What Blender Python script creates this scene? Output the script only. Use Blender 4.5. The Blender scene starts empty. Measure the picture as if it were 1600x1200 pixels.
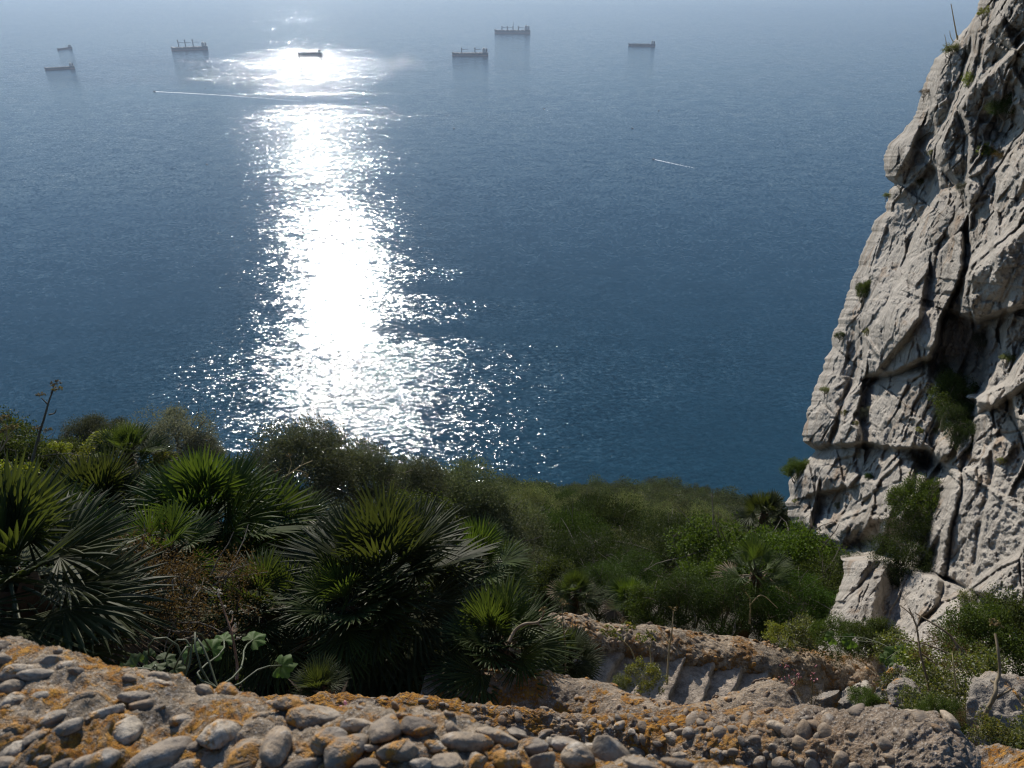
import bpy, bmesh, math, random
import numpy as np
from mathutils import Vector, Matrix, noise as mnoise
S = bpy.context.scene
COL = S.collection
R = math.radians
random.seed(7)
RNG = np.random.default_rng(11)

# ------------------------------------------------------------------ camera
PITCH = 30.3
FPX = 1600 * 26 / 36
cam_data = bpy.data.cameras.new('camera')
cam = bpy.data.objects.new('camera', cam_data)
COL.objects.link(cam)
cam_data.sensor_width = 36
cam_data.lens = 26
cam_data.clip_start = 0.05
cam_data.clip_end = 120000
cam.location = (0, 0, 0)
cam.rotation_euler = (R(90 - PITCH), 0, 0)
cam_data.dof.use_dof = True
cam_data.dof.focus_distance = 9
cam_data.dof.aperture_fstop = 10.0
S.camera = cam

# ------------------------------------------------------------------ sun, sky, exposure
SUN_EL, SUN_AZ = 25.0, -14.3          # azimuth measured from +Y towards +X
sun_dir = Vector((math.sin(R(SUN_AZ)) * math.cos(R(SUN_EL)), math.cos(R(SUN_AZ)) * math.cos(R(SUN_EL)), math.sin(R(SUN_EL))))
W = bpy.data.worlds.new('World')
S.world = W
W.use_nodes = True
wn = W.node_tree.nodes
wn.clear()
sky = wn.new('ShaderNodeTexSky')
sky.sky_type = 'NISHITA'
sky.sun_disc = False
sky.sun_elevation = R(SUN_EL)
sky.sun_rotation = R(SUN_AZ)
sky.altitude = 400
sky.air_density = 1.25
sky.dust_density = 0.2
sky.ozone_density = 5.0
bg = wn.new('ShaderNodeBackground')
bg.inputs['Strength'].default_value = 0.10
wo = wn.new('ShaderNodeOutputWorld')
W.node_tree.links.new(sky.outputs[0], bg.inputs[0])
W.node_tree.links.new(bg.outputs[0], wo.inputs[0])
sl = bpy.data.lights.new('sun', 'SUN')
sl.energy = 4.3
sl.angle = R(0.53)
sl.color = (1.0, 0.92, 0.81)
so = bpy.data.objects.new('sun', sl)
COL.objects.link(so)
so.rotation_euler = (-sun_dir).to_track_quat('-Z', 'Y').to_euler()
S.view_settings.view_transform = 'Standard'
S.view_settings.look = 'None'
S.view_settings.gamma = 1
S.view_settings.exposure = 0.36
S.cycles.use_denoising = True
S.cycles.filter_width = 1.25
S.cycles.sample_clamp_indirect = 4
S.cycles.max_bounces = 6
S.cycles.diffuse_bounces = 3
S.cycles.glossy_bounces = 3
S.cycles.transmission_bounces = 4
S.cycles.volume_bounces = 0
S.cycles.caustics_reflective = False
S.cycles.caustics_refractive = False

# ------------------------------------------------------------------ helpers
cp, sp_ = math.cos(R(PITCH)), math.sin(R(PITCH))
def ray(px, py):
    """unit world direction through a point of the 1600x1200 view"""
    x = (px - 800) / FPX; y = (600 - py) / FPX
    v = Vector((x, cp + y * sp_, -sp_ + y * cp))
    return v.normalized()
def at(px, py, d):
    return ray(px, py) * d
def at_z(px, py, z):
    v = ray(px, py)
    return v * (z / v.z)
def ray_np(px, py):
    x = (px - 800) / FPX; y = (600 - py) / FPX
    v = np.stack([x, cp + y * sp_, -sp_ + y * cp], -1)
    return v / np.linalg.norm(v, axis=-1, keepdims=True)
def tag(o, label=None, cat=None, group=None, kind=None):
    if label: o['label'] = label
    if cat: o['category'] = cat
    if group: o['group'] = group
    if kind: o['kind'] = kind
    return o
def mesh_obj(name, verts, faces, mat, parent=None, smooth=True, uvs=None):
    me = bpy.data.meshes.new(name)
    if isinstance(verts, np.ndarray) and isinstance(faces, np.ndarray):
        n, m = len(verts), len(faces); k = faces.shape[1]
        me.vertices.add(n); me.vertices.foreach_set('co', verts.astype(np.float32).ravel())
        me.loops.add(m * k); me.loops.foreach_set('vertex_index', faces.astype(np.int32).ravel())
        me.polygons.add(m)
        me.polygons.foreach_set('loop_start', (np.arange(m) * k).astype(np.int32))
        me.polygons.foreach_set('loop_total', np.full(m, k, np.int32))
        me.update(calc_edges=True); me.validate()
    else:
        me.from_pydata([tuple(v) for v in verts], [], [tuple(int(i) for i in f) for f in faces])
        me.update()
    if smooth:
        me.polygons.foreach_set('use_smooth', np.ones(len(me.polygons), bool))
    for m_ in (mat if isinstance(mat, (list, tuple)) else [mat]):
        if m_: me.materials.append(m_)
    o = bpy.data.objects.new(name, me)
    COL.objects.link(o)
    if parent: o.parent = parent
    return o
def empty(name, loc=(0, 0, 0), rz=0):
    o = bpy.data.objects.new(name, None)
    COL.objects.link(o)
    o.location = loc; o.rotation_euler = (0, 0, rz)
    o.empty_display_size = 0.1
    return o
def copy_tree(o, parent=None):
    c = o.copy(); COL.objects.link(c)
    if parent: c.parent = parent
    for ch in o.children: copy_tree(ch, c)
    return c

class NT:
    """tiny node-tree builder"""
    def __init__(s, name):
        s.m = bpy.data.materials.new(name); s.m.use_nodes = True
        s.t = s.m.node_tree; s.t.nodes.clear()
        s.out = s.t.nodes.new('ShaderNodeOutputMaterial')
        s.b = s.t.nodes.new('ShaderNodeBsdfPrincipled')
        s.t.links.new(s.b.outputs[0], s.out.inputs[0])
    def n(s, kind, ins=None, **kw):
        nd = s.t.nodes.new('ShaderNode' + kind)
        for k, v in kw.items(): setattr(nd, k, v)
        for k, v in (ins or {}).items(): s.set(nd.inputs[k], v)
        return nd
    def set(s, sock, v):
        if isinstance(v, bpy.types.NodeSocket): s.t.links.new(v, sock)
        elif isinstance(v, bpy.types.Node): s.t.links.new(v.outputs[0], sock)
        else:
            if isinstance(v, (tuple, list)) and len(v) == 3 and sock.type == 'RGBA': v = (*v, 1)
            sock.default_value = v
    def math(s, op, a, b=0.0, clamp=False):
        nd = s.n('Math', operation=op, use_clamp=clamp); s.set(nd.inputs[0], a); s.set(nd.inputs[1], b); return nd.outputs[0]
    def vmath(s, op, a, b=(0, 0, 0)):
        nd = s.n('VectorMath', operation=op); s.set(nd.inputs[0], a)
        if op == 'SCALE': s.set(nd.inputs['Scale'], b)
        else: s.set(nd.inputs[1], b)
        return nd.outputs['Value'] if op in ('LENGTH', 'DISTANCE', 'DOT_PRODUCT') else nd.outputs[0]
    def noise(s, vec, scale, detail=3, rough=.55, dist=0.0, out=0):
        nd = s.n('TexNoise', {'Vector': vec, 'Scale': scale, 'Detail': detail, 'Roughness': rough, 'Distortion': dist}); return nd.outputs[out]
    def ramp(s, fac, stops, interp='LINEAR'):
        nd = s.n('ValToRGB'); s.set(nd.inputs[0], fac)
        cr = nd.color_ramp; cr.interpolation = interp
        while len(cr.elements) < len(stops): cr.elements.new(0.5)
        for e, (p, c) in zip(cr.elements, stops):
            e.position = p; e.color = (*c, 1) if len(c) == 3 else c
        return nd.outputs[0]
    def mix(s, fac, a, b, mode='MIX'):
        nd = s.n('Mix', data_type='RGBA', blend_type=mode); s.set(nd.inputs[0], fac); s.set(nd.inputs[6], a); s.set(nd.inputs[7], b); return nd.outputs[2]
    def map(s, v, a, b, c=0.0, d=1.0, smooth=False):
        nd = s.n('MapRange', {'Value': v, 'From Min': a, 'From Max': b, 'To Min': c, 'To Max': d})
        if smooth: nd.interpolation_type = 'SMOOTHSTEP'
        return nd.outputs[0]
    def bump(s, h, strength=.5, dist=.02, normal=None):
        nd = s.n('Bump', {'Height': h, 'Strength': strength, 'Distance': dist})
        if normal is not None: s.set(nd.inputs['Normal'], normal)
        return nd.outputs[0]
def simple_mat(name, col, rough=.6, **kw):
    t = NT(name); t.b.inputs['Base Color'].default_value = (*col, 1); t.b.inputs['Roughness'].default_value = rough
    for k, v in kw.items(): t.b.inputs[k].default_value = v
    return t.m

# ------------------------------------------------------------------ sea
SEA_Z = -400.0
def sea_material():
    t = NT('sea_water')
    pos = t.n('NewGeometry').outputs['Position']
    # wave slopes: independent random fields, crests lie roughly across the view
    def slope(rot, sx, sy, scale, detail, off):
        mp = t.n('Mapping', {'Vector': pos, 'Rotation': (0, 0, R(rot)), 'Scale': (sx, sy, 1), 'Location': off})
        c = t.noise(mp.outputs[0], scale, detail, .6, 0.0, out=1)
        return t.vmath('SUBTRACT', c, (.5, .5, .5))
    a = slope(12, .55, 1, .055, 2, (0, 0, 3))
    b = slope(-18, .6, 1, .27, 2, (40, 7, 9))
    c = slope(5, .8, 1, .85, 2, (11, 70, 19))
    # wind patches: ruffled and slick water
    mpw = t.n('Mapping', {'Vector': pos, 'Rotation': (0, 0, R(8)), 'Scale': (.35, 1, 1)})
    wp = t.noise(mpw.outputs[0], .0032, 4, .55, .6)
    wind = t.map(wp, .36, .62, .9, 1.15, True)
    # large patches of ruffled (+) and slick (-) water: (x, y, half-length, half-width, heading, gain)
    warp = t.vmath('SCALE', t.vmath('SUBTRACT', t.noise(pos, .0045, 4, .6, 0, out=1), (.5, .5, .5)), 1.0)
    for (px_, py_, hl, hw, rot, g) in [(410, 100, 1250, 600, 4, .75), (370, 96, 900, 70, 3, .7), (380, 122, 800, 50, 3, .7), (470, 78, 600, 60, 2, .5), (520, 146, 600, 40, 2, .5), (560, 182, 500, 25, 4, .6), (430, 88, 1100, 50, 3, -.45), (480, 112, 900, 40, 2, -.5), (470, 160, 500, 60, 1, -.25), (650, 670, 400, 230, 14, 1.2), (720, 480, 200, 50, -8, .6),
                                       (640, 425, 170, 40, -4, .4), (715, 520, 150, 20, -6, -.35), (760, 455, 140, 20, -8, -.5), (470, 30, 900, 500, 4, .2), (430, 56, 1400, 120, 2, -.3),
                                       (500, 180, 900, 260, 0, .15), (1150, 420, 900, 500, 10, -.25), (150, 400, 500, 500, 0, -.25), (20, -10, 4500, 900, 14, -.5), (1100, 5, 4000, 500, -3, -.3)]:
        p = at_z(px_, max(py_, -12), SEA_Z)
        mp = t.n('Mapping', {'Vector': pos, 'Location': (p.x, p.y, 0), 'Rotation': (0, 0, R(rot)), 'Scale': (hl, hw, 1e6)}, vector_type='TEXTURE')
        q = t.vmath('ADD', t.vmath('MULTIPLY', mp.outputs[0], (1, 1, 0)), t.vmath('MULTIPLY', warp, (1.6, 1.6, 0)))
        e = t.map(t.vmath('LENGTH', q), .35, 1.15, g, 0, True)
        wind = t.math('ADD', wind, e)
    wind = t.math('MAXIMUM', wind, .22)
    tot = t.vmath('ADD', t.vmath('SCALE', a, .15), t.vmath('ADD', t.vmath('SCALE', b, .40), t.vmath('SCALE', c, .42)))
    tot = t.vmath('SCALE', tot, wind)
    tot = t.vmath('MULTIPLY', tot, (1.0, 1.0, 0.0))
    nrm = t.vmath('NORMALIZE', t.vmath('ADD', tot, (0, 0, 1)))
    t.set(t.b.inputs['Normal'], nrm)
    t.b.inputs['Specular IOR Level'].default_value = 0
    gl = t.n('BsdfGlossy', {'Roughness': .075, 'Color': (.48, .51, .55, 1), 'Normal': nrm})
    fr = t.n('Fresnel', {'IOR': 1.333, 'Normal': nrm})
    mx = t.n('MixShader'); t.set(mx.inputs[0], fr)
    t.t.links.new(t.b.outputs[0], mx.inputs[1]); t.t.links.new(gl.outputs[0], mx.inputs[2]); t.t.links.new(mx.outputs[0], t.out.inputs[0])
    t.set(t.b.inputs['Base Color'], (0.006, 0.044, 0.070))
    t.set(t.b.inputs['Roughness'], .085)
    t.set(t.b.inputs['IOR'], 1.333)
    return t.m
def build_sea():
    n = 96
    ring = [(0, 0, SEA_Z)]
    v = [(0.0, 0.0, SEA_Z)]; f = []
    rad = [150, 400, 900, 2000, 4500, 9000, 18000, 36000]
    for r in rad:
        for k in range(n):
            a = 2 * math.pi * k / n
            v.append((r * math.cos(a), r * math.sin(a), SEA_Z))
    for k in range(n): f.append((0, 1 + k, 1 + (k + 1) % n))
    me_f = f
    for j in range(len(rad) - 1):
        for k in range(n):
            a = 1 + j * n + k; b = 1 + j * n + (k + 1) % n
            me_f.append((a, a + n, b + n, b))
    o = mesh_obj('sea_water', v, me_f, sea_material())
    tag(o, kind='structure')
build_sea()

# ------------------------------------------------------------------ numpy noise
_P = RNG.permutation(256); _P = np.concatenate([_P, _P, _P])
_G = RNG.normal(size=(256, 3)); _G /= np.linalg.norm(_G, axis=1, keepdims=True)
def pn(x, y, z=0.0):
    """gradient noise, about -1..1"""
    x, y, z = np.broadcast_arrays(np.asarray(x, float), np.asarray(y, float), np.asarray(z, float))
    xi, yi, zi = np.floor(x).astype(int), np.floor(y).astype(int), np.floor(z).astype(int)
    xf, yf, zf = x - xi, y - yi, z - zi
    u, v, w = [t * t * t * (t * (t * 6 - 15) + 10) for t in (xf, yf, zf)]
    out = 0
    for dx in (0, 1):
        for dy in (0, 1):
            for dz in (0, 1):
                h = _P[_P[_P[(xi + dx) & 255] + ((yi + dy) & 255)] + ((zi + dz) & 255)]
                g = _G[h]
                d = g[..., 0] * (xf - dx) + g[..., 1] * (yf - dy) + g[..., 2] * (zf - dz)
                out = out + d * (u if dx else 1 - u) * (v if dy else 1 - v) * (w if dz else 1 - w)
    return out * 1.6
def fbm(x, y, z=0.0, o=4, g=.5, l=2.03):
    s, a = 0, 1.0
    for k in range(o):
        s = s + a * pn(x + 17 * k, y + 31 * k, np.asarray(z) + 7 * k); a *= g; x = x * l; y = y * l; z = np.asarray(z) * l
    return s
def ridged(x, y, z=0.0, o=4, g=.5):
    s, a = 0, 1.0
    for k in range(o):
        s = s + a * (1 - 2 * np.abs(pn(x + 13 * k, y + 5 * k, np.asarray(z) + 3 * k))); a *= g; x = x * 2.1; y = y * 2.1; z = np.asarray(z) * 2.1
    return s
def voro(x, y, seed=0, jit=.9):
    """2-D cells: F1, F2-F1, and three random numbers plus the offset from the cell's point"""
    xi, yi = np.floor(x).astype(int), np.floor(y).astype(int)
    f1 = np.full(x.shape, 9.); f2 = np.full(x.shape, 9.); hh = np.zeros(x.shape, int); ox = np.zeros(x.shape); oy = np.zeros(x.shape)
    rx = np.random.default_rng(seed + 5).random(256); ry = np.random.default_rng(seed + 6).random(256)
    for dx in (-1, 0, 1):
        for dy in (-1, 0, 1):
            h = _P[_P[(xi + dx + seed) & 255] + ((yi + dy) & 255)]
            px = xi + dx + .5 + jit * (rx[h] - .5); py = yi + dy + .5 + jit * (ry[h] - .5)
            d = np.hypot(px - x, py - y)
            m = d < f1
            f2 = np.where(m, f1, np.minimum(f2, d))
            ox = np.where(m, x - px, ox); oy = np.where(m, y - py, oy); hh = np.where(m, h, hh); f1 = np.where(m, d, f1)
    q = np.random.default_rng(seed + 7).random((256, 3))
    return f1, f2 - f1, q[hh], ox, oy
def sstep(a, b, x):
    t = np.clip((x - a) / (b - a), 0, 1); return t * t * (3 - 2 * t)

# ------------------------------------------------------------------ hillside
_PR = [0, .8, 1.6, 2.5, 4, 6, 10, 15, 25, 50, 100, 180, 230, 300, 400, 440, 700]
_ZM = [-1.9, -2.1, -3.0, -4.1, -5.7, -7.8, -11.2, -15.4, -23.2, -42.5, -80.5, -142, -188, -262, -385, -430, -700]
_ZL = [-1.8, -2.1, -2.8, -3.4, -4.3, -5.3, -8.2, -14.0, -26, -52, -100, -180, -230, -300, -390, -430, -700]
_ZC = [-1.9, -2.1, -2.9, -3.9, -5.3, -6.9, -9.6, -13.4, -22.5, -44, -86, -152, -200, -275, -387, -430, -700]
def ground_z(x, y, rough=True):
    x = np.asarray(x, float); y = np.asarray(y, float)
    r = np.hypot(x, y); az = np.degrees(np.arctan2(x, np.maximum(y, -r)))
    zm, zl, zc = (np.interp(r, _PR, q) for q in (_ZM, _ZL, _ZC))
    wl = 1 - sstep(-27, -19, az); wc = sstep(-27, -19, az) * (1 - sstep(-12, -2, az)); wm = 1 - wl - wc
    z = zm * wm + zl * wl + zc * wc
    # the foot of the cliff: the ground rises to the right
    z = z + 0.9 * sstep(25, 37, az) * sstep(2.5, 5.5, r) * (1 - sstep(14, 22, r))
    # behind the camera the mountain goes on up
    z = z + np.where(y < 0, np.minimum(-y * .9, 60) * 1.0 + np.interp(r, _PR, _ZM) * -0.55 * sstep(0, 20, -y), 0)
    if rough:
        z = z + .10 * fbm(x * .9, y * .9, 1.0, 3) * sstep(.5, 3, r) + 1.0 * fbm(x * .12, y * .12, 4.0, 2) * sstep(16, 30, r) + (.5 * fbm(x * .04, y * .04, 9.0, 3) - .9) * sstep(30, 90, r) + 4.0 * sstep(4, 18, az) * sstep(60, 150, r) * (1 - sstep(190, 230, r))
        lr = np.log(np.maximum(r, 1)); z = z + r * sstep(13, 22, r) * (1 - .35 * sstep(90, 180, r)) * (.020 * fbm(lr / .17, az / 6.0, 2.2, 2) + .011 * pn(lr / .06, az / 2.4, 7.7) - .006)
    return z
def gz(x, y): return float(ground_z(x, y, True))

def ground_material():
    t = NT('hillside_soil')
    pos = t.n('NewGeometry').outputs['Position']
    n1 = t.noise(pos, 1.3, 5, .6); n2 = t.noise(pos, 14, 4, .7)
    c = t.ramp(n1, [(.35, (.02, .015, .009)), (.5, (.034, .026, .015)), (.66, (.018, .022, .009))])
    c = t.mix(t.map(n2, .45, .7), c, (.05, .038, .022))
    t.set(t.b.inputs['Base Color'], c); t.set(t.b.inputs['Roughness'], .95)
    t.set(t.b.inputs['Normal'], t.bump(n2, .8, .03))
    return t.m
def build_ground():
    rs = np.concatenate([np.linspace(.25, 14, 90), np.geomspace(14.5, 720, 130)])
    az = np.radians(np.concatenate([np.linspace(-180, -62, 24, endpoint=False), np.linspace(-62, 62, 260, endpoint=False), np.linspace(62, 180, 24, endpoint=False)]))
    Rr, A = np.meshgrid(rs, az, indexing='ij')
    x, y = Rr * np.sin(A), Rr * np.cos(A)
    z = ground_z(x, y)
    v = np.stack([x, y, z], -1).reshape(-1, 3)
    nr, na = Rr.shape
    i, j = np.meshgrid(np.arange(nr - 1), np.arange(na), indexing='ij')
    j2 = (j + 1) % na
    f = np.stack([i * na + j, (i + 1) * na + j, (i + 1) * na + j2, i * na + j2], -1).reshape(-1, 4)
    f = f[:, ::-1]
    o = mesh_obj('hillside', v, f, ground_material())
    tag(o, kind='structure')
build_ground()

# ------------------------------------------------------------------ the limestone cliff
def rock_material(name, base=(.40, .365, .32), dark=(.17, .15, .125), stain=(.27, .18, .11), sc=1.0, lich=0.0):
    t = NT(name)
    pos = t.n('NewGeometry').outputs['Position']
    mp = t.n('Mapping', {'Vector': pos, 'Rotation': (R(12), R(14), 0), 'Scale': (1, 1, .45)}).outputs[0]
    n1 = t.noise(mp, .8 * sc, 6, .62, .5); n2 = t.noise(mp, 4.5 * sc, 6, .68, .4); n3 = t.noise(pos, 26 * sc, 4, .7); n4 = t.noise(pos, 1.9 * sc, 3, .6, 1.0)
    c = t.ramp(n1, [(.34, dark), (.46, tuple(.75 * a + .25 * b for a, b in zip(base, dark))), (.60, base)])
    c = t.mix(t.map(n2, .42, .62, 0, .65), c, tuple(min(1, a * 1.16) for a in base))
    c = t.mix(t.map(n2, .44, .33, 0, .7), c, tuple(a * .8 for a in dark))
    c = t.mix(t.map(n4, .58, .72, 0, .7), c, stain)
    c = t.mix(t.map(n3, .50, .36, 0, .45), c, tuple(a * .55 for a in base))
    if lich:
        l1 = t.noise(pos, 7 * sc, 5, .7, .6)
        l2 = t.noise(pos, 60 * sc, 3, .7)
        m = t.math('MULTIPLY', t.map(l1, .62 - .22 * lich, .70 - .18 * lich), t.map(l2, .38, .52))
        c = t.mix(m, c, t.mix(n3, (.36, .135, .012), (.50, .26, .03)))
    t.set(t.b.inputs['Base Color'], c); t.set(t.b.inputs['Roughness'], .9)
    t.b.inputs['Specular IOR Level'].default_value = .25
    h = t.math('ADD', t.math('MULTIPLY', n2, 1.0), t.math('MULTIPLY', n3, .35))
    t.set(t.b.inputs['Normal'], t.bump(h, .9, .10 / sc))
    return t.m

SIL = [(-260, 1655), (-60, 1552), (0, 1532), (30, 1520), (60, 1492), (90, 1464), (104, 1452), (120, 1447), (150, 1440), (180, 1430), (205, 1412), (225, 1392), (240, 1384),
       (262, 1380), (278, 1386), (287, 1397), (300, 1391), (330, 1383), (345, 1366), (400, 1346), (440, 1330), (480, 1318), (530, 1301), (560, 1290), (590, 1279),
       (640, 1260), (690, 1257), (703, 1274), (715, 1264), (740, 1241), (760, 1232), (800, 1231), (830, 1246), (846, 1282), (858, 1300), (868, 1312), (878, 1320), (900, 1318), (930, 1304), (960, 1292), (1000, 1276), (1120, 1262)]
CLIFF_CRACKS = [  # polyline, nearer side (+1 right / -1 left of its direction), step depth, groove depth, relax px
    ([(1575, -120), (1560, 0), (1540, 60), (1528, 110), (1497, 165), (1510, 215), (1508, 300), (1513, 400), (1500, 488)], -1, .5, .35, 120),
    ([(1488, 488), (1530, 503), (1572, 487), (1660, 462)], -1, .75, .10, 70),
    ([(1600, 60), (1560, 100), (1530, 125)], -1, .35, .2, 60),
    ([(1522, 628), (1548, 640), (1600, 602), (1680, 560)], -1, .75, .15, 80),
    ([(1572, 490), (1560, 560), (1530, 625)], -1, .5, .25, 70),
    ([(1345, 562), (1318, 630), (1300, 698)], -1, .22, .30, 30),
    ([(1352, 590), (1346, 650), (1350, 696)], 1, .45, .35, 50),
    ([(1288, 600), (1272, 660), (1268, 700)], -1, .12, .22, 22),
    ([(1262, 704), (1300, 698), (1350, 694), (1400, 702), (1448, 704), (1478, 735)], -1, .55, .35, 60),
    ([(1478, 715), (1450, 752), (1425, 800), (1385, 850), (1360, 880)], 1, .5, .30, 60),
    ([(1388, 705), (1372, 745), (1360, 790), (1345, 830)], -1, .35, .30, 40),
    ([(1330, 735), (1316, 780), (1300, 835)], -1, .30, .25, 35),
    ([(1262, 775), (1290, 770), (1322, 762)], -1, .40, .25, 40),
    ([(1450, 430), (1440, 500), (1400, 545), (1362, 590)], 1, .5, .15, 80),
    ([(1545, 690), (1552, 740), (1535, 800), (1525, 880)], -1, .18, .25, 40),
    ([(1480, 905), (1520, 925), (1560, 940), (1620, 960)], -1, .35, .25, 60),
    ([(1380, 262), (1398, 286), (1425, 245), (1440, 200)], -1, .40, .30, 40),
    ([(1462, 120), (1445, 190), (1418, 212)], -1, .25, .2, 40),
    ([(1505, 290), (1460, 300), (1420, 380), (1395, 450)], -1, .30, .15, 60),
    ([(1450, 150), (1468, 240), (1440, 330), (1410, 430), (1370, 500)], -1, .22, .22, 45),
    ([(1340, 440), (1358, 520), (1330, 560)], -1, .2, .15, 35),
    ([(1600, 230), (1560, 290), (1545, 360), (1552, 420)], -1, .3, .2, 50),
]
def poly_sd(PX, PY, pts):
    best = np.full(PX.shape, 1e9); side = np.zeros(PX.shape); end = np.zeros(PX.shape)
    n = len(pts) - 1
    for k in range(n):
        (ax, ay), (bx, by) = pts[k], pts[k + 1]
        dx, dy = bx - ax, by - ay; L2 = dx * dx + dy * dy
        t = ((PX - ax) * dx + (PY - ay) * dy) / L2; tc = np.clip(t, 0, 1)
        d = np.hypot(PX - ax - tc * dx, PY - ay - tc * dy)
        s = np.sign((PX - ax) * dy - (PY - ay) * dx)
        over = np.zeros(PX.shape)
        if k == 0: over = np.maximum(over, np.where(t < 0, d, 0))
        if k == n - 1: over = np.maximum(over, np.where(t > 1, d, 0))
        m = d < best
        side = np.where(m, s, side); end = np.where(m, over, end); best = np.where(m, d, best)
    return best, side, end
def cliff_relief(px, py, D):
    """distance change (towards the viewer negative) in metres"""
    wx = 7 * fbm(px / 90, py / 90, 3.1, 4, .5); wy = 8 * fbm(px / 90, py / 90, 8.7, 4, .45)
    X, Y = px + wx, py + wy
    out = .40 * fbm(X / 230, Y / 260, 2.2, 2)
    ca, sa = math.cos(R(22)), math.sin(R(22))
    U = X * ca + Y * sa; V = -X * sa + Y * ca
    calm = 1 - .72 * sstep(1440, 1500, px) * sstep(700, 780, py) - .5 * sstep(1500, 1540, px) * sstep(330, 370, py) * (1 - sstep(450, 480, py)) - .5 * np.exp(-(((px - 1410) / 55) ** 2 + ((py - 470) / 80) ** 2))
    for (cu, cv, amp, tilt, gr, gw, seed) in [(112, 250, .30, .72, .10, .018, 3), (46, 100, .10, .34, .03, .02, 21), (20, 44, .04, .17, .0, .10, 44), (9, 17, .016, .08, .0, .1, 61)]:
        f1, e, q, ox, oy = voro(U / cu, V / cv, seed)
        ed = sstep(0, .12, e)
        out = out + (1 if cu > 60 else calm) * ed * (amp * (q[..., 0] - .5) * 2 + tilt * (ox * (q[..., 1] - .5) + oy * (q[..., 2] - .5)) * 2) + gr * np.exp(-(e / gw) ** 2)
    fl = np.clip(fbm(px / 160, py / 160, 12.0, 2), -1, 1) * .5 + .6
    out = out - .020 * fl * ridged(U / 22, V / 75, 1.0, 5, .62) + .030 * fbm(px / 9, py / 10, 3.0, 4, .6)
    PXw, PYw = px + .35 * wx, py + .35 * wy
    for pts, sd, step, gr, rel in CLIFF_CRACKS:
        d, s, e = poly_sd(PXw, PYw, pts)
        fade = np.exp(-(e / 22) ** 2)
        near = (s * sd) < 0
        prof = np.exp(-d / rel)
        out = out + fade * (np.where(near, -.5, .5) * step * prof * sstep(0, 5, d) + .6 * gr * np.exp(-(d / 4.0) ** 2))
    for (bx, by, rx, ry, dep) in [(1490, 650, 34, 50, .6), (1455, 725, 26, 20, 1.0), (1350, 850, 40, 22, 1.0), (1575, 200, 45, 38, .6), (1535, 540, 30, 40, .2), (1400, 425 + 90, 50, 50, -.45), (1410, 500, 50, 70, -.35),
                                  (1400, 240, 26, 32, -.35), (1560, 410, 60, 70, -.45), (1300, 620, 30, 70, -.25), (1300, 745, 40, 30, -.3), (1395, 770, 40, 50, -.3)]:
        out = out + dep * np.exp(-(((px - bx) / rx) ** 2 + ((py - by) / ry) ** 2))
    return out
def cliff_dist(px, py):
    """plain distance of the cliff's mean surface along each view line"""
    t = np.clip((1600 - px) / 360.0, -.6, 1.2)
    base = 6.6 + 6.8 * np.sign(t) * np.abs(t) ** 1.15
    lift = 1 + .25 * np.clip((600 - py) / 600, -1, 1.6)
    return base * lift + .8
def build_cliff():
    rows = np.concatenate([np.linspace(-260, 0, 70, endpoint=False), np.linspace(0, 1120, 760)])
    sx = np.interp(rows, [p[0] for p in SIL], [p[1] for p in SIL])
    sx = sx + 4.5 * fbm(rows / 22, rows * 0, 5.5, 6, .6)
    nu = 430
    tt = np.linspace(0, 1, nu) ** 1.05
    XR = 1900.0
    PXg = sx[:, None] + (XR - sx[:, None]) * tt[None, :] ** 1.35
    PYg = np.repeat(rows[:, None], nu, 1)
    D0 = cliff_dist(PXg, PYg)
    rel = cliff_relief(PXg, PYg, D0)
    # the sloping slabs at the foot stand forward of the face
    m = sstep(0, 11, PYg + .25 * rel * 6 - np.interp(PXg, [1380, 1470, 1560, 1620, 1900], [866, 898, 937, 958, 1010]))
    Ds = np.interp(PXg, [1260, 1400, 1600, 1900], [8.9, 8.3, 7.4, 6.2]) - (PYg - 900) * .008 + .35 * sstep(-14, 10, PXg - np.interp(PYg, [870, 930, 1000], [1402, 1378, 1366])) - .3 * sstep(6, 90, PXg - np.interp(PYg, [870, 930, 1000], [1402, 1378, 1366]))
    slab = m
    D0 = D0 * (1 - m) + Ds * m; rel = rel * (1 - .55 * m)
    e = (PXg - sx[:, None])
    rnd = 1.1 * (1 - np.sqrt(np.clip(1 - (1 - np.clip(e / 34, 0, 1)) ** 2, 0, 1)))
    D = D0 + rel * (.6 + .4 * sstep(0, 50, e)) + rnd
    front = ray_np(PXg, PYg) * D[..., None]
    # the far side: goes back behind the rim and away
    nb = 26
    back = []
    for k in range(1, nb + 1):
        q = k / nb
        bx = sx + 5 + 170 * q ** 1.5 + 6 * fbm(rows / 30, rows * 0 + q * 4, 2.0, 3)
        dd = D[:, 0] + .25 * k ** .5 + 16 * q ** 1.2 + 1.0 * fbm(rows / 60, rows * 0 + q * 5, 9.0, 3) * q
        back.append(ray_np(bx, rows) * dd[:, None])
    back = np.stack(back[::-1], 1)
    P = np.concatenate([back, front], 1)
    nr, nc = P.shape[:2]
    i, j = np.meshgrid(np.arange(nr - 1), np.arange(nc - 1), indexing='ij')
    f = np.stack([i * nc + j, (i + 1) * nc + j, (i + 1) * nc + j + 1, i * nc + j + 1], -1).reshape(-1, 4)
    o = mesh_obj('limestone_cliff', P.reshape(-1, 3), f, rock_material('cliff_limestone'))
    tag(o, 'towering pale grey limestone cliff with cracks and ledges above the sea', 'cliff')
    return o
build_cliff()
def cliff_point(px, py, out=0.0):
    a = np.array([[float(px)]]); b = np.array([[float(py)]])
    D = cliff_dist(a, b) + cliff_relief(a, b, None) - out
    return Vector((ray_np(a, b) * D[..., None])[0, 0])

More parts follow.
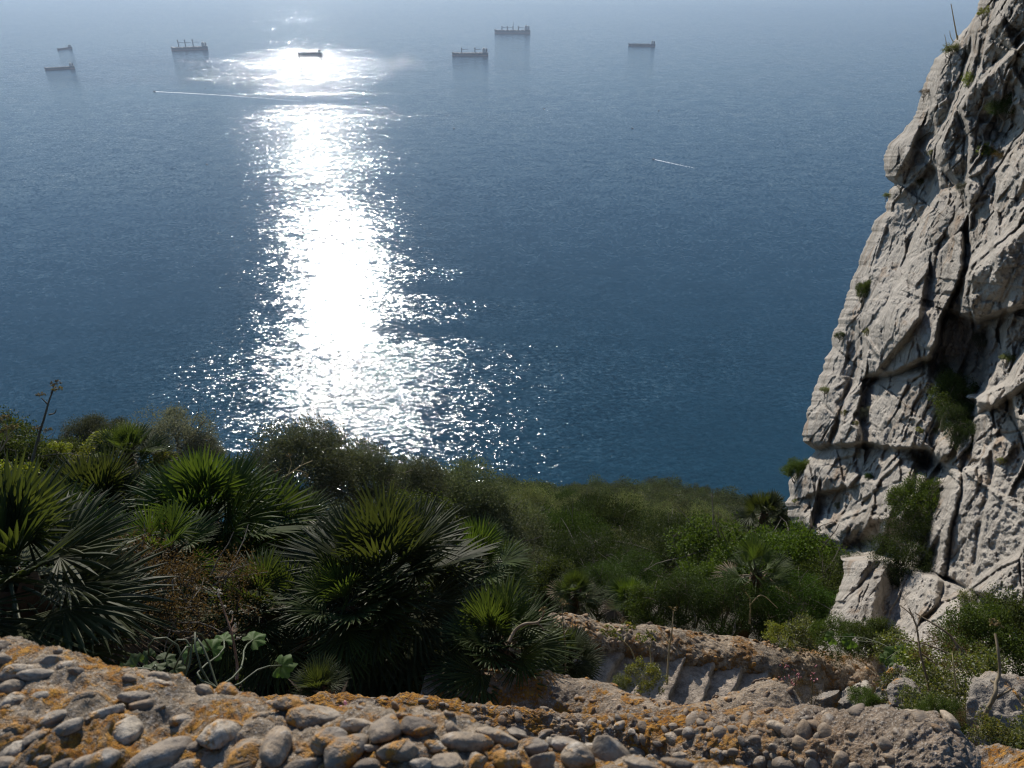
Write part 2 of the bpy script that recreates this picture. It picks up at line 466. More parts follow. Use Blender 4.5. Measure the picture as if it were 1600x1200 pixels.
# ------------------------------------------------------------------ masonry walls
def mortar_material(name, base, lich, lich_cols=((.25, .105, .018), (.42, .215, .04)), dark=(.10, .085, .07), sc=1.0, xfade=None):
    t = NT(name)
    pos = t.n('NewGeometry').outputs['Position']
    n1 = t.noise(pos, 6 * sc, 6, .68, .4); n2 = t.noise(pos, 34 * sc, 5, .72); n3 = t.noise(pos, 150 * sc, 3, .75)
    vo = t.n('TexVoronoi', {'Vector': pos, 'Scale': 75 * sc, 'Randomness': 1.0})
    c = t.ramp(n1, [(.34, dark), (.50, base), (.64, tuple(min(1, 1.25 * k) for k in base))])
    c = t.mix(t.map(n2, .54, .40, 0, .75), c, tuple(.45 * k for k in base))
    c = t.mix(t.map(n3, .52, .66, 0, .8), c, (.46, .42, .37))
    c = t.mix(t.map(vo.outputs['Distance'], .28, .12, 0, .35), c, (.30, .22, .15))
    l1 = t.noise(pos, 9 * sc, 5, .68, .8); l2 = t.noise(pos, 90 * sc, 3, .75)
    m = t.math('MULTIPLY', t.map(l1, .64 - .2 * lich, .70 - .18 * lich), t.map(l2, .36, .50))
    if xfade:
        m = t.math('MULTIPLY', m, t.map(t.n('SeparateXYZ', {'Vector': pos}).outputs[0], xfade[0], xfade[1]))
    c = t.mix(m, c, t.mix(t.map(n2, .4, .6), lich_cols[0], lich_cols[1]))
    t.set(t.b.inputs['Base Color'], c); t.set(t.b.inputs['Roughness'], .93); t.b.inputs['Specular IOR Level'].default_value = .2
    h = t.math('ADD', t.math('MULTIPLY', n2, 1.0), t.math('ADD', t.math('MULTIPLY', n3, .45), t.math('MULTIPLY', m, .35)))
    t.set(t.b.inputs['Normal'], t.bump(h, 1.0, .018 / sc))
    return t.m
def cobble_material(name, lich=.55, tint=(1, 1, 1), sc=1.0):
    t = NT(name)
    pos = t.n('NewGeometry').outputs['Position']; rnd = t.n('NewGeometry').outputs['Random Per Island']
    n1 = t.noise(pos, 22 * sc, 5, .65, .6); n2 = t.noise(pos, 120 * sc, 4, .7)
    c = t.ramp(rnd, [(0, (.13, .095, .065)), (.25, (.31, .24, .165)), (.5, (.20, .165, .13)), (.75, (.44, .37, .28)), (1, (.19, .115, .055))])
    c = t.mix(1.0, c, (*tint, 1), 'MULTIPLY')
    c = t.mix(t.map(n1, .52, .40, 0, .6), c, (.13, .11, .09))
    c = t.mix(t.map(n1, .55, .68, 0, .6), c, (.46, .43, .38))
    c = t.mix(t.map(n2, .52, .66, 0, .75), c, (.09, .075, .06))
    c = t.mix(t.map(t.noise(pos, 48 * sc, 4, .7, .5), .5, .62, 0, .55), c, (.15, .125, .10))
    l1 = t.noise(pos, 13 * sc, 5, .65, .7); l2 = t.noise(pos, 90 * sc, 3, .75)
    m = t.math('MULTIPLY', t.map(l1, .66 - .2 * lich, .71 - .18 * lich), t.map(l2, .38, .52))
    c = t.mix(m, c, t.mix(n2, (.26, .11, .018), (.42, .215, .04)))
    t.set(t.b.inputs['Base Color'], c); t.set(t.b.inputs['Roughness'], .72); t.b.inputs['Specular IOR Level'].default_value = .3
    t.set(t.b.inputs['Normal'], t.bump(t.math('ADD', t.math('ADD', n1, t.math('MULTIPLY', n2, .5)), t.math('MULTIPLY', m, .5)), .8, .006 / sc))
    return t.m
def catmull(pts, n):
    P = [np.array(p, float) for p in pts]; P = [2 * P[0] - P[1]] + P + [2 * P[-1] - P[-2]]
    out = []
    segs = len(P) - 3
    for k in range(n):
        s = k / (n - 1) * segs; i = min(int(s), segs - 1); t = s - i
        a, b, c, d = P[i:i + 4]
        out.append(.5 * ((2 * b) + (-a + c) * t + (2 * a - 5 * b + 4 * c - d) * t * t + (-a + 3 * b - 3 * c + d) * t ** 3))
    return np.array(out)
class Wall:
    """rounded masonry wall: a swept section (top, two faces) roughened by noise"""
    def __init__(s, crest, width, hgt, top=.5, ns=400, nc=150, rough=.02, rs=1.0, endcap=(0, 0), slump=0.0, fine=0.0):
        s.ns, s.nc = ns, nc
        C = catmull(crest, ns)
        T = np.gradient(C, axis=0); T[:, 2] *= 1; T /= np.linalg.norm(T, axis=1, keepdims=True)
        Th = T.copy(); Th[:, 2] = 0; Th /= np.linalg.norm(Th, axis=1, keepdims=True)
        N = np.stack([-Th[:, 1], Th[:, 0], np.zeros(ns)], -1)
        L = np.concatenate([[0], np.cumsum(np.linalg.norm(np.diff(C, axis=0), axis=1))])
        u = np.linspace(-1, 1, nc)
        hw = (np.interp(np.linspace(0, 1, ns), [q[0] for q in width], [q[1] for q in width]) / 2) if isinstance(width, list) else np.full(ns, width / 2)
        # section: |u|<.45 is the top, beyond is the face going down; superellipse shoulder
        k = .46
        ang = np.clip(np.abs(u) / k, 0, 1) * (math.pi / 2)
        ex = 2 / (2.0 + 2.0 * (1 - top))
        oy = (np.sign(u) * np.sin(ang))[None, :] * hw[:, None]
        rz = (-(1 - np.cos(ang)))[None, :] * hw[:, None] * (.35 + .65 * top)
        down = np.clip((np.abs(u) - k) / (1 - k), 0, 1) ** 1.15 * hgt
        endf = np.ones(ns)
        if endcap[0]: endf = np.minimum(endf, np.sqrt(np.clip(1 - (1 - np.clip(L / endcap[0], 0, 1)) ** 2, 0, 1)))
        if endcap[1]: endf = np.minimum(endf, np.sqrt(np.clip(1 - (1 - np.clip((L[-1] - L) / endcap[1], 0, 1)) ** 2, 0, 1)))
        P = C[:, None, :] + N[:, None, :] * (oy * (.12 + .88 * endf)[:, None])[..., None]
        P[..., 2] += rz - down[None, :] - ((1 - endf) * hw * .9)[:, None]
        s.Nf = N[:, None, :] * (np.sign(u) * np.sin(ang))[None, :, None] + np.array([0, 0, 1.])[None, None, :] * np.cos(ang)[None, :, None]
        x, y, z = P[..., 0] * rs, P[..., 1] * rs, P[..., 2] * rs
        d = rough * (.9 * fbm(x * 5, y * 5, z * 5, 4, .55) + .35 * ridged(x * 14, y * 14, z * 14, 4, .6) - .2) + slump * fbm(x * 1.6, y * 1.6, z * 1.6, 2)
        if fine: d = d + fine * (fbm(x * 55, y * 55, z * 55, 3, .6) + .8 * ridged(x * 28, y * 28, z * 28, 3, .6))
        s.P = P + s.Nf * d[..., None]
        s.L, s.u, s.T, s.N = L, u, T, N
    def build(s, name, mat, parent=None):
        i, j = np.meshgrid(np.arange(s.ns - 1), np.arange(s.nc - 1), indexing='ij')
        nc = s.nc
        f = np.stack([i * nc + j, (i + 1) * nc + j, (i + 1) * nc + j + 1, i * nc + j + 1], -1).reshape(-1, 4)[:, ::-1]
        return mesh_obj(name, s.P.reshape(-1, 3), f, mat, parent)
    def at(s, t, u):
        a = min(max(int(t * (s.ns - 1)), 0), s.ns - 1); b = min(max(int((u + 1) / 2 * (s.nc - 1)), 0), s.nc - 1)
        return s.P[a, b], s.Nf[a, b] / np.linalg.norm(s.Nf[a, b]), s.T[a], s.N[a]
_ico = {}
def ico(sub):
    if sub not in _ico:
        bm = bmesh.new(); bmesh.ops.create_icosphere(bm, subdivisions=sub, radius=1)
        v = np.array([x.co[:] for x in bm.verts]); f = np.array([[q.index for q in p.verts] for p in bm.faces]); bm.free()
        _ico[sub] = (v, f)
    return _ico[sub]
def pebble_verts(sub, dims, R3, c, seed, angular=0.0):
    v, f = ico(sub)
    rg = np.random.default_rng(seed)
    o = rg.random(3) * 90
    w = v.copy()
    k = 1 + .03 * pn(v[:, 0] * 7 + o[2], v[:, 1] * 7 + o[0], v[:, 2] * 7 + o[1]) + .20 * pn(v[:, 0] * 1.0 + o[0], v[:, 1] * 1.0 + o[1], v[:, 2] * 1.0 + o[2]) + .05 * pn(v[:, 0] * 3 + o[1], v[:, 1] * 3 + o[2], v[:, 2] * 3 + o[0])
    w = w * k[:, None]
    if angular:
        for _ in range(7):
            n = rg.normal(size=3); n /= np.linalg.norm(n); h = .45 + .4 * rg.random()
            d = w @ n; w = w - np.clip(d - h, 0, None)[:, None] * n[None, :] * angular
    return (w * np.array(dims)) @ R3.T + np.array(c), f
def frame_from(n, ang, lean=0.0, t=None):
    n = Vector(n).normalized()
    a = Vector(t) if t is not None else Vector((1, 0, 0))
    a = (a - n * a.dot(n)).normalized(); b = n.cross(a)
    ca, sa = math.cos(ang), math.sin(ang)
    a2 = a * ca + b * sa; b2 = n.cross(a2)
    if lean:
        n2 = n * math.cos(lean) + a2 * math.sin(lean); a2 = a2 * math.cos(lean) - n * math.sin(lean); n = n2
    return np.array([[a2.x, b2.x, n.x], [a2.y, b2.y, n.y], [a2.z, b2.z, n.z]])
def cobbles(name, wall, spots, mat, parent, sub=3, ang=0.0, split=None):
    """spots: (t, u, length, width, height, turn, lean, sink)"""
    V, F, base = [], [], 0
    for k, (t, u, a, b, h, turn, lean, sink) in enumerate(spots):
        p, n, T, N = wall.at(t, u)
        Rm = frame_from(n, turn, lean, T)
        v, f = pebble_verts(sub, (a, b, h), Rm, p + n * h * (1 - 2 * sink), 1000 + k, ang)
        V.append(v); F.append(f + base); base += len(v)
    return tag(mesh_obj(name, np.concatenate(V), np.concatenate(F), mat, parent), kind='stuff')
def scatter_spots(rg, wall, t0, t1, u0, u1, n, size, tries=30, turn=(.2, .5), lean=.3, sink=(.3, .6), aspect=(1.1, 1.9), thick=(.45, .75), gap=.9, placed=None):
    """dart throwing on the wall's surface so the stones pack without piling up"""
    placed = placed if placed is not None else []
    out = []
    for _ in range(n):
        s_ = size[0] + (size[1] - size[0]) * rg.random() ** 1.8
        for _t in range(tries):
            t = rg.uniform(t0, t1); u = rg.uniform(u0, u1)
            p, nn, T, N = wall.at(t, u)
            if all(np.linalg.norm(p - q) > gap * (s_ + r) * .8 for q, r in placed):
                placed.append((p, s_))
                a = s_ * rg.uniform(*aspect) ** .5; b = s_ / rg.uniform(*aspect) ** .5
                out.append((t, u, a, b, s_ * rg.uniform(*thick), rg.normal(turn[0], turn[1]), rg.normal(0, lean), rg.uniform(*sink)))
                break
    return out

def to_px(P):
    P = np.asarray(P, float)
    dpt = P[..., 1] * cp - P[..., 2] * sp_
    up = P[..., 1] * sp_ + P[..., 2] * cp
    return 800 + P[..., 0] / dpt * FPX, 600 - up / dpt * FPX
def picker(wall):
    px, py = to_px(wall.P)
    def pick(x, y):
        e = np.hypot(px - x, py - y)
        m = e < e.min() + 3
        D = np.where(m, np.linalg.norm(wall.P, axis=-1), 1e9)
        i, j = np.unravel_index(np.argmin(D), D.shape)
        return i / (wall.ns - 1) + 1e-6, 2 * j / (wall.nc - 1) - 1 + 1e-6
    return pick
def placed_cobbles(name, wall, specs, mat, parent, sub=4, seed=0, ang=0.0, sink=.34, turned=None):
    pick = picker(wall); V, F, base = [], [], 0; done = []
    rg = np.random.default_rng(seed)
    for k, (px, py, hl, hw, an) in enumerate(specs):
        t, u = pick(px, py)
        p, n, T, N = wall.at(t, u)
        d = np.linalg.norm(p)
        if px < 420: hl, hw = hl * .88, hw * .88
        a = R(an)
        t_ = np.array(at(px + 10 * math.cos(a), py - 10 * math.sin(a), d) - at(px, py, d))
        Rm = frame_from(n, 0, 0, t_)
        k_ = d / FPX
        h = hw * k_ * rg.uniform(.75, .95)
        v, f = pebble_verts(sub, (hl * k_ * 1.03, hw * k_ * 1.03, h), Rm, p + n * h * (1 - 2 * (sink + (.26 if px < 420 else .02))), seed * 977 + k, ang * rg.choice([.4, 1.1, 1.7]))
        V.append(v); F.append(f + base); base += len(v); done.append((p, max(hl, hw) * k_ * .8))
    return tag(mesh_obj(name, np.concatenate(V), np.concatenate(F), mat, parent), kind='stuff'), done

rg = np.random.default_rng(5)
# --- the near wall the photographer looks over
near_wall = empty('parapet_wall')
w1 = Wall([at(-560, 975, 1.80), at(-160, 1115, 1.32), at(180, 1212, 1.12), at(560, 1272, .985), at(900, 1350, .93), at(1400, 1480, .90)], .36, .75, top=.35, ns=640, nc=280, rough=.018, slump=.012, fine=.0035)
w1.build('mortar', mortar_material('near_mortar', (.28, .22, .155), .88, sc=1.35), near_wall)
tag(near_wall, 'closest rough mortar wall with big rounded cobbles and orange lichen across bottom left', 'wall')
NEAR = [(5, 1007, 12, 9, 10), (85, 1029, 18, 11, 20), (27, 1047, 25, 13, 20), (60, 1050, 24, 10, 25), (15, 1070, 18, 11, 15), (17, 1092, 17, 13, 0), (2, 1030, 20, 12, 0), (122, 1047, 16, 9, 0),
        (213, 1086, 27, 12, 40), (226, 1099, 21, 14, 35), (160, 1110, 28, 10, 35), (82, 1118, 22, 12, 35), (200, 1140, 29, 19, 60), (108, 1136, 22, 11, 25), (250, 1064, 16, 8, 20),
        (320, 1070, 15, 12, 0), (355, 1077, 19, 15, -20), (342, 1147, 38, 24, 55), (387, 1178, 36, 28, 50), (240, 1186, 50, 25, 35), (162, 1190, 26, 18, 30), (127, 1194, 20, 15, 10), (65, 1190, 15, 12, 0),
        (92, 1200, 20, 12, 0), (297, 1200, 28, 16, 10), (452, 1106, 27, 16, 30), (490, 1127, 38, 24, 10), (429, 1168, 38, 20, 84), (512, 1160, 26, 20, 45), (540, 1182, 38, 22, 65), (555, 1136, 31, 10, -20),
        (600, 1148, 33, 22, 80), (652, 1138, 29, 18, -50), (630, 1183, 36, 22, 5), (705, 1147, 17, 14, 30), (727, 1162, 35, 15, 20), (775, 1158, 32, 20, 10), (575, 1199, 18, 11, 0), (662, 1200, 20, 11, 0),
        (700, 1193, 25, 15, 10), (748, 1194, 18, 14, 30), (790, 1190, 22, 14, -10), (475, 1199, 26, 12, 5), (830, 1170, 24, 18, 25), (805, 1149, 15, 11, 0), (892, 1159, 30, 14, 5), (847, 1193, 20, 18, 60),
        (900, 1191, 24, 22, 30), (955, 1180, 29, 21, -30), (1000, 1198, 24, 13, -10), (1065, 1198, 25, 12, -25), (860, 1160, 12, 9, 0), (925, 1172, 13, 10, 0), (680, 1168, 14, 10, 0), (575, 1170, 12, 9, 0),
        (410, 1115, 17, 10, 30), (280, 1120, 16, 10, 40), (130, 1085, 15, 8, 30), (60, 1085, 13, 9, 10), (50, 1150, 18, 10, 30), (20, 1140, 16, 11, 30), (300, 1165, 17, 12, 40), (20, 1175, 19, 12, 20)]
cob_near = cobble_material('near_cobbles', .72)
_, done = placed_cobbles('cobbles', w1, NEAR, cob_near, near_wall, 4, 1, .5, sink=.32)
sp = scatter_spots(rg, w1, .18, .98, -.62, .42, 230, (.006, .018), turn=(.6, .5), sink=(.5, .8), placed=done)
cobbles('pebbles', w1, sp, cob_near, near_wall, 2, .5)

# --- the wall below it, with a blunt right-hand end
mid_wall = empty('cobbled_wall')
w2 = Wall([at(250, 1105, 2.75), at(520, 1100, 2.72), at(830, 1122, 2.66), at(1040, 1130, 2.56), at(1260, 1138, 2.42), at(1420, 1142, 2.32), at(1540, 1205, 2.22)], [(0, .10), (.40, .11), (.52, .25), (.75, .23), (1, .22)], .95, top=.6, ns=640, nc=260, rough=.022, endcap=(0, .20), slump=.02, fine=.003)
w2.build('mortar', mortar_material('mid_mortar', (.24, .185, .135), .95, dark=(.09, .07, .055), sc=.9, xfade=(.95, .55)), mid_wall)
tag(mid_wall, 'long cobble studded wall with orange lichen, second from the front, ending in a blunt grey end', 'wall')
cob_mid = cobble_material('mid_cobbles', .5, (.9, .85, .8), .8)
done = []
sp = scatter_spots(rg, w2, .44, .70, -.70, .12, 120, (.013, .030), turn=(-.5, .6), sink=(.5, .72), placed=done, gap=.88) + scatter_spots(rg, w2, .10, .46, -.80, -.44, 110, (.022, .05), turn=(-.2, .6), sink=(.45, .65), placed=done, gap=.86, thick=(.3, .5))
cobbles('cobbles', w2, sp, cob_mid, mid_wall, 3, .55)
sp = scatter_spots(rg, w2, .20, .70, -.78, .25, 170, (.008, .018), turn=(-.5, .6), sink=(.5, .75), placed=done, gap=.85)
sp += scatter_spots(rg, w2, .62, .97, -.75, .35, 30, (.012, .034), turn=(-.5, .9), sink=(.4, .7), placed=done)
cobbles('pebbles', w2, sp, cob_mid, mid_wall, 2, .7)

# --- low wall that dips in front of the steps
low_wall = empty('stair_wall')
w3 = Wall([at(660, 1072, 4.5), at(800, 1066, 4.35), at(930, 1086, 4.2), at(1030, 1116, 4.0), at(1110, 1124, 3.95), at(1185, 1096, 4.05), at(1250, 1070, 4.15)], .24, .6, top=.3, ns=420, nc=130, rough=.016, endcap=(0, .14), slump=.015)
w3.build('mortar', mortar_material('stair_wall_mortar', (.31, .24, .17), .70, sc=.75, xfade=(1.2, .7)), low_wall)
sp = scatter_spots(rg, w3, .02, .98, -.6, .45, 170, (.010, .028), turn=(0, 1.5), sink=(.5, .75))
cobbles('rubble', w3, sp, cobble_material('rubble_stone', .75, (.95, .8, .68), .6), low_wall, 2, .9)
tag(low_wall, 'low curved rubble wall dipping in the middle on the near side of the steps', 'wall')

# --- far parapet along the outside of the steps
far_wall = empty('stair_parapet')
w4 = Wall([at(740, 938, 5.75), at(850, 966, 5.9), at(930, 980, 6.1), at(1060, 999, 6.5), at(1180, 1016, 6.85), at(1290, 1034, 7.2), at(1384, 1055, 7.45)], [(0, .25), (.5, .32), (1, .46)], .75, top=.3, ns=520, nc=150, rough=.020, endcap=(0, .16), slump=.03)
w4.build('mortar', mortar_material('parapet_mortar', (.34, .265, .185), .66, lich_cols=((.20, .10, .035), (.34, .19, .07)), sc=.6), far_wall)
sp = scatter_spots(rg, w4, .02, .98, -.62, .46, 300, (.012, .04), turn=(0, 1.5), sink=(.55, .8), thick=(.4, .6))
cobbles('rubble', w4, sp, cobble_material('parapet_stone', .7, (.95, .82, .70), .45), far_wall, 2, .9)
sp = scatter_spots(rg, w4, .1, .98, -.93, -.6, 90, (.05, .10), turn=(0, .6), sink=(.3, .5), thick=(.35, .5))
cobbles('face_stones', w4, sp, cobble_material('face_stone', .15, (1.0, .93, .85), .45), far_wall, 3, .9)
tag(far_wall, 'thick rubble parapet with orange lichen along the outer side of the stone steps', 'wall')

# --- bit of wall in the lower right corner
corner_wall = empty('corner_wall')
w5 = Wall([at(1480, 1196, 2.95), at(1560, 1190, 2.9), at(1640, 1194, 2.8), at(1760, 1210, 2.7)], .22, .6, top=.3, ns=160, nc=90, rough=.03)
w5.build('mortar', mortar_material('corner_mortar', (.27, .215, .165), .85, sc=.9), corner_wall)
tag(corner_wall, 'short piece of orange lichened wall in the bottom right corner', 'wall')

# --- the stone steps
def build_steps():
    root = empty('stone_steps')
    tag(root, 'worn stone steps going down between the two rubble walls', 'steps')
    A = np.array(at(880, 1004, 6.05)); B = np.array(at(1330, 1082, 7.3))
    n = 10
    H = B - A; Hh = H.copy(); Hh[2] = 0; Lh = np.linalg.norm(Hh); Hh /= Lh
    Nn = np.array([Hh[1], -Hh[0], 0.0]);
    Nn = np.array([-.50, -.87, 0.0])
    m = mortar_material('step_stone', (.46, .385, .31), -.6, dark=(.14, .115, .09), sc=.55)
    run = Lh / n; rise = -H[2] / n
    for k in range(n):
        rg2 = np.random.default_rng(40 + k)
        c0 = A + Hh * run * k; z = A[2] - rise * (k + 1) + rise * .5
        skew = rg2.normal(0, .05)
        nx, ny, nz = 26, 110, 14
        # profile of one step: tread then riser, rounded nosing
        prof = [(0.0, 0.0)] ; prof = [(s_, 0.012 * math.sin(s_ * 9 + k)) for s_ in np.linspace(-.06, run - .02, nx)] + [(run - .005, -.012), (run + .004, -.03)] + [(run + .004 + .01 * math.sin(q * 12 + k), -.03 - q * (rise + .25)) for q in np.linspace(.08, 1, nz)]
        rows = np.linspace(-.1, 1.7, ny)
        V = np.zeros((len(prof), ny, 3))
        for i, (a, h) in enumerate(prof):
            V[i] = c0[None, :] + Hh[None, :] * (a + skew * rows[:, None]) + Nn[None, :] * rows[:, None]
            V[i, :, 2] = z + h
        x, y, zz = V[..., 0], V[..., 1], V[..., 2]
        dd = .010 * fbm(x * 4, y * 4, zz * 4 + k, 4, .6) + .008 * ridged(x * 6, y * 6, zz * 6 + k * 3, 3)
        V[..., 2] += dd
        V += (Hh[None, None, :] * (.02 * fbm(x * 7, y * 7, zz * 7 + 5, 3))[..., None])
        p, q = V.shape[:2]
        i, j = np.meshgrid(np.arange(p - 1), np.arange(q - 1), indexing='ij')
        f = np.stack([i * q + j, (i + 1) * q + j, (i + 1) * q + j + 1, i * q + j + 1], -1).reshape(-1, 4)
        mesh_obj('step', V.reshape(-1, 3), f, m, root)
build_steps()

# ------------------------------------------------------------------ plants
def leaf_material(name, cols, trans, rough=.42, tmix=.35, spec=.5, posvar=False):
    t = NT(name)
    rnd = t.n('NewGeometry').outputs['Random Per Island']
    n = len(cols)
    c = t.ramp(rnd, [(k / max(1, n - 1), cols[k]) for k in range(n)])
    orn = t.n('ObjectInfo').outputs['Random']
    if posvar: orn = t.map(t.noise(t.n('NewGeometry').outputs['Position'], .30, 2, .6), .36, .64)
    hs = t.n('HueSaturation', {'Hue': t.map(orn, 0, 1, .485, .515), 'Saturation': t.map(orn, 0, 1, .85, 1.1), 'Value': t.map(orn, 0, 1, .68, 1.32), 'Color': c})
    t.set(t.b.inputs['Base Color'], hs.outputs[0]); t.b.inputs['Roughness'].default_value = rough
    t.b.inputs['Specular IOR Level'].default_value = spec
    tr = t.n('BsdfTranslucent'); t.set(tr.inputs[0], t.mix(1.0, hs.outputs[0], (*trans, 1), 'MULTIPLY'))
    mx = t.n('MixShader', {0: tmix}); t.t.links.new(t.b.outputs[0], mx.inputs[1]); t.t.links.new(tr.outputs[0], mx.inputs[2])
    t.t.links.new(mx.outputs[0], t.out.inputs[0])
    return t.m
def bark_material(name, a, b, sc=30):
    t = NT(name); pos = t.n('NewGeometry').outputs['Position']
    n = t.noise(pos, sc, 4, .7); t.set(t.b.inputs['Base Color'], t.mix(n, a, b)); t.b.inputs['Roughness'].default_value = .9
    t.set(t.b.inputs['Normal'], t.bump(n, .8, .01)); return t.m
M_PALM = leaf_material('palm_frond', [(.028, .040, .014), (.042, .058, .017), (.058, .074, .022), (.035, .050, .018)], (2.2, 2.2, .8), .58, .32, .2)
M_PALM_DRY = leaf_material('dry_frond', [(.20, .15, .09), (.13, .09, .05), (.27, .22, .15)], (1.3, 1.2, 1.0), .6, .25, .3)
M_TRUNK = bark_material('palm_fibre', (.05, .032, .02), (.13, .085, .05))
M_BARK = bark_material('grey_bark', (.10, .085, .065), (.22, .19, .15))
M_OLIVE = leaf_material('olive_leaf', [(.055, .065, .032), (.085, .095, .050), (.13, .14, .09), (.06, .075, .03)], (1.5, 1.55, .9), .7, .24, .1)
M_OLIVE_PALE = leaf_material('silvery_leaf', [(.09, .095, .06), (.14, .145, .10), (.20, .20, .15), (.08, .085, .045)], (1.5, 1.5, 1.1), .7, .24, .1)
M_MASTIC = leaf_material('mastic_leaf', [(.020, .035, .010), (.035, .055, .013), (.050, .075, .020), (.03, .045, .012)], (1.8, 2.0, .8), .6, .26, .12)
M_LEAFY = leaf_material('leafy_leaf', [(.035, .052, .014), (.052, .072, .018), (.075, .098, .026), (.045, .06, .016)], (1.8, 1.9, .7), .6, .28, .12)
M_SPURGE = leaf_material('spurge_head', [(.16, .17, .03), (.10, .13, .03), (.22, .21, .05), (.07, .10, .02)], (1.8, 1.7, .6), .5, .35, .3)
M_DRYBUSH = leaf_material('dry_bush', [(.07, .045, .02), (.12, .08, .03), (.05, .035, .015), (.16, .12, .045)], (1.4, 1.2, .8), .7, .3, .2)
M_HERB = leaf_material('herb_leaf', [(.06, .085, .02), (.10, .12, .03), (.15, .15, .05), (.04, .06, .015)], (1.9, 1.9, .8), .5, .35, .4)
M_STRAW = leaf_material('straw_stem', [(.26, .20, .11), (.34, .27, .16), (.20, .15, .08)], (1.3, 1.2, .9), .6, .2, .3)
M_STEM = simple_mat('green_stem', (.045, .055, .018), .6)

def tube(pts, rad, k=6):
    P = [np.array(p, float) for p in pts]; V, F = [], []
    up = np.array([.3, .2, .93])
    for i, p in enumerate(P):
        d = P[min(i + 1, len(P) - 1)] - P[max(i - 1, 0)]; d = d / (np.linalg.norm(d) + 1e-9)
        a = np.cross(d, up); a = a / (np.linalg.norm(a) + 1e-9); b = np.cross(d, a)
        r = rad[i] if hasattr(rad, '__len__') else rad
        for j in range(k):
            q = 2 * math.pi * j / k; V.append(p + r * (math.cos(q) * a + math.sin(q) * b))
    for i in range(len(P) - 1):
        for j in range(k):
            F.append((i * k + j, i * k + (j + 1) % k, (i + 1) * k + (j + 1) % k, (i + 1) * k + j))
    return np.array(V), F
class Mesher:
    def __init__(s): s.V, s.F, s.n = [], [], 0
    def add(s, V, F):
        s.V.append(np.asarray(V, float)); s.F.extend([tuple(int(q) + s.n for q in f) for f in F]); s.n += len(V)
    def obj(s, name, mat, parent=None, smooth=True):
        return mesh_obj(name, np.concatenate(s.V), s.F, mat, parent, smooth)
def wiggle(a, b, rg, amp, n=6):
    a, b = np.array(a, float), np.array(b, float); out = []
    o = rg.normal(size=3) * amp; o2 = rg.normal(size=3) * amp * .5
    for k in range(n + 1):
        t = k / n; out.append(a + (b - a) * t + o * math.sin(math.pi * t) + o2 * math.sin(2 * math.pi * t))
    return out

# ---- fan palms
def frond(rg, origin, d, L, pet, nseg=26, arc=108, sag=.10, twist=0.0):
    """one fan leaf: returns (verts, faces) of the blade and the petiole"""
    d = d / np.linalg.norm(d)
    up = np.array([0, 0, 1.]); s = np.cross(d, up)
    if np.linalg.norm(s) < .2: s = np.cross(d, np.array([rg.normal(), rg.normal(), 0]))
    s /= np.linalg.norm(s); n = np.cross(s, d)
    c, q = math.cos(twist), math.sin(twist); s, n = s * c + n * q, n * c - s * q
    C = origin + d * pet + np.array([0, 0, -sag * pet])
    d2 = d + np.array([0, 0, -sag]); d2 /= np.linalg.norm(d2)
    n = n - d2 * n.dot(d2); n /= np.linalg.norm(n); s = np.cross(d2, n)
    V, F = [], []
    dphi = 2 * R(arc) / nseg
    for k in range(nseg):
        ph = -R(arc) + (k + .5) * dphi + rg.normal(0, .012)
        ln = L * (.74 + .26 * math.cos(ph * .8)) * rg.uniform(.9, 1.06)
        ax = d2 * math.cos(ph) + s * math.sin(ph)
        lift = .16 + .10 * abs(math.sin(ph)) + rg.normal(0, .03)
        ax = ax * math.cos(lift) + n * math.sin(lift)
        sd = np.cross(ax, n); sd /= np.linalg.norm(sd)
        nn = np.cross(sd, ax)
        w1 = ln * .46 * math.tan(dphi / 2) * .98; w2 = w1 * .95; w3 = w1 * .55
        b = len(V); droop = np.array([0, 0, -1.]) * ln * (.03 + .05 * rg.random())
        fold = .55
        V += [C, C + ax * ln * .46 - sd * w1 - nn * 0, C + ax * ln * .46 + nn * w1 * fold, C + ax * ln * .46 + sd * w1,
              C + ax * ln * .72 - sd * w2 * .9 + droop * .3, C + ax * ln * .72 + nn * w2 * fold + droop * .3, C + ax * ln * .72 + sd * w2 * .9 + droop * .3,
              C + ax * ln * .90 - sd * w3 * .6 + droop * .7, C + ax * ln * .90 + nn * w3 * .3 + droop * .7, C + ax * ln * .90 + sd * w3 * .6 + droop * .7, C + ax * ln + droop]
        F += [(b, b + 1, b + 2), (b, b + 2, b + 3), (b + 1, b + 4, b + 5, b + 2), (b + 2, b + 5, b + 6, b + 3), (b + 4, b + 7, b + 8, b + 5), (b + 5, b + 8, b + 9, b + 6), (b + 7, b + 10, b + 8), (b + 8, b + 10, b + 9)]
    pv, pf = tube([origin, origin + d * pet * .5 + np.array([0, 0, -sag * pet * .3]), C + ax * 0], [.011 * L / .4, .008 * L / .4, .006 * L / .4], 5)
    return np.array(V), F, pv, pf
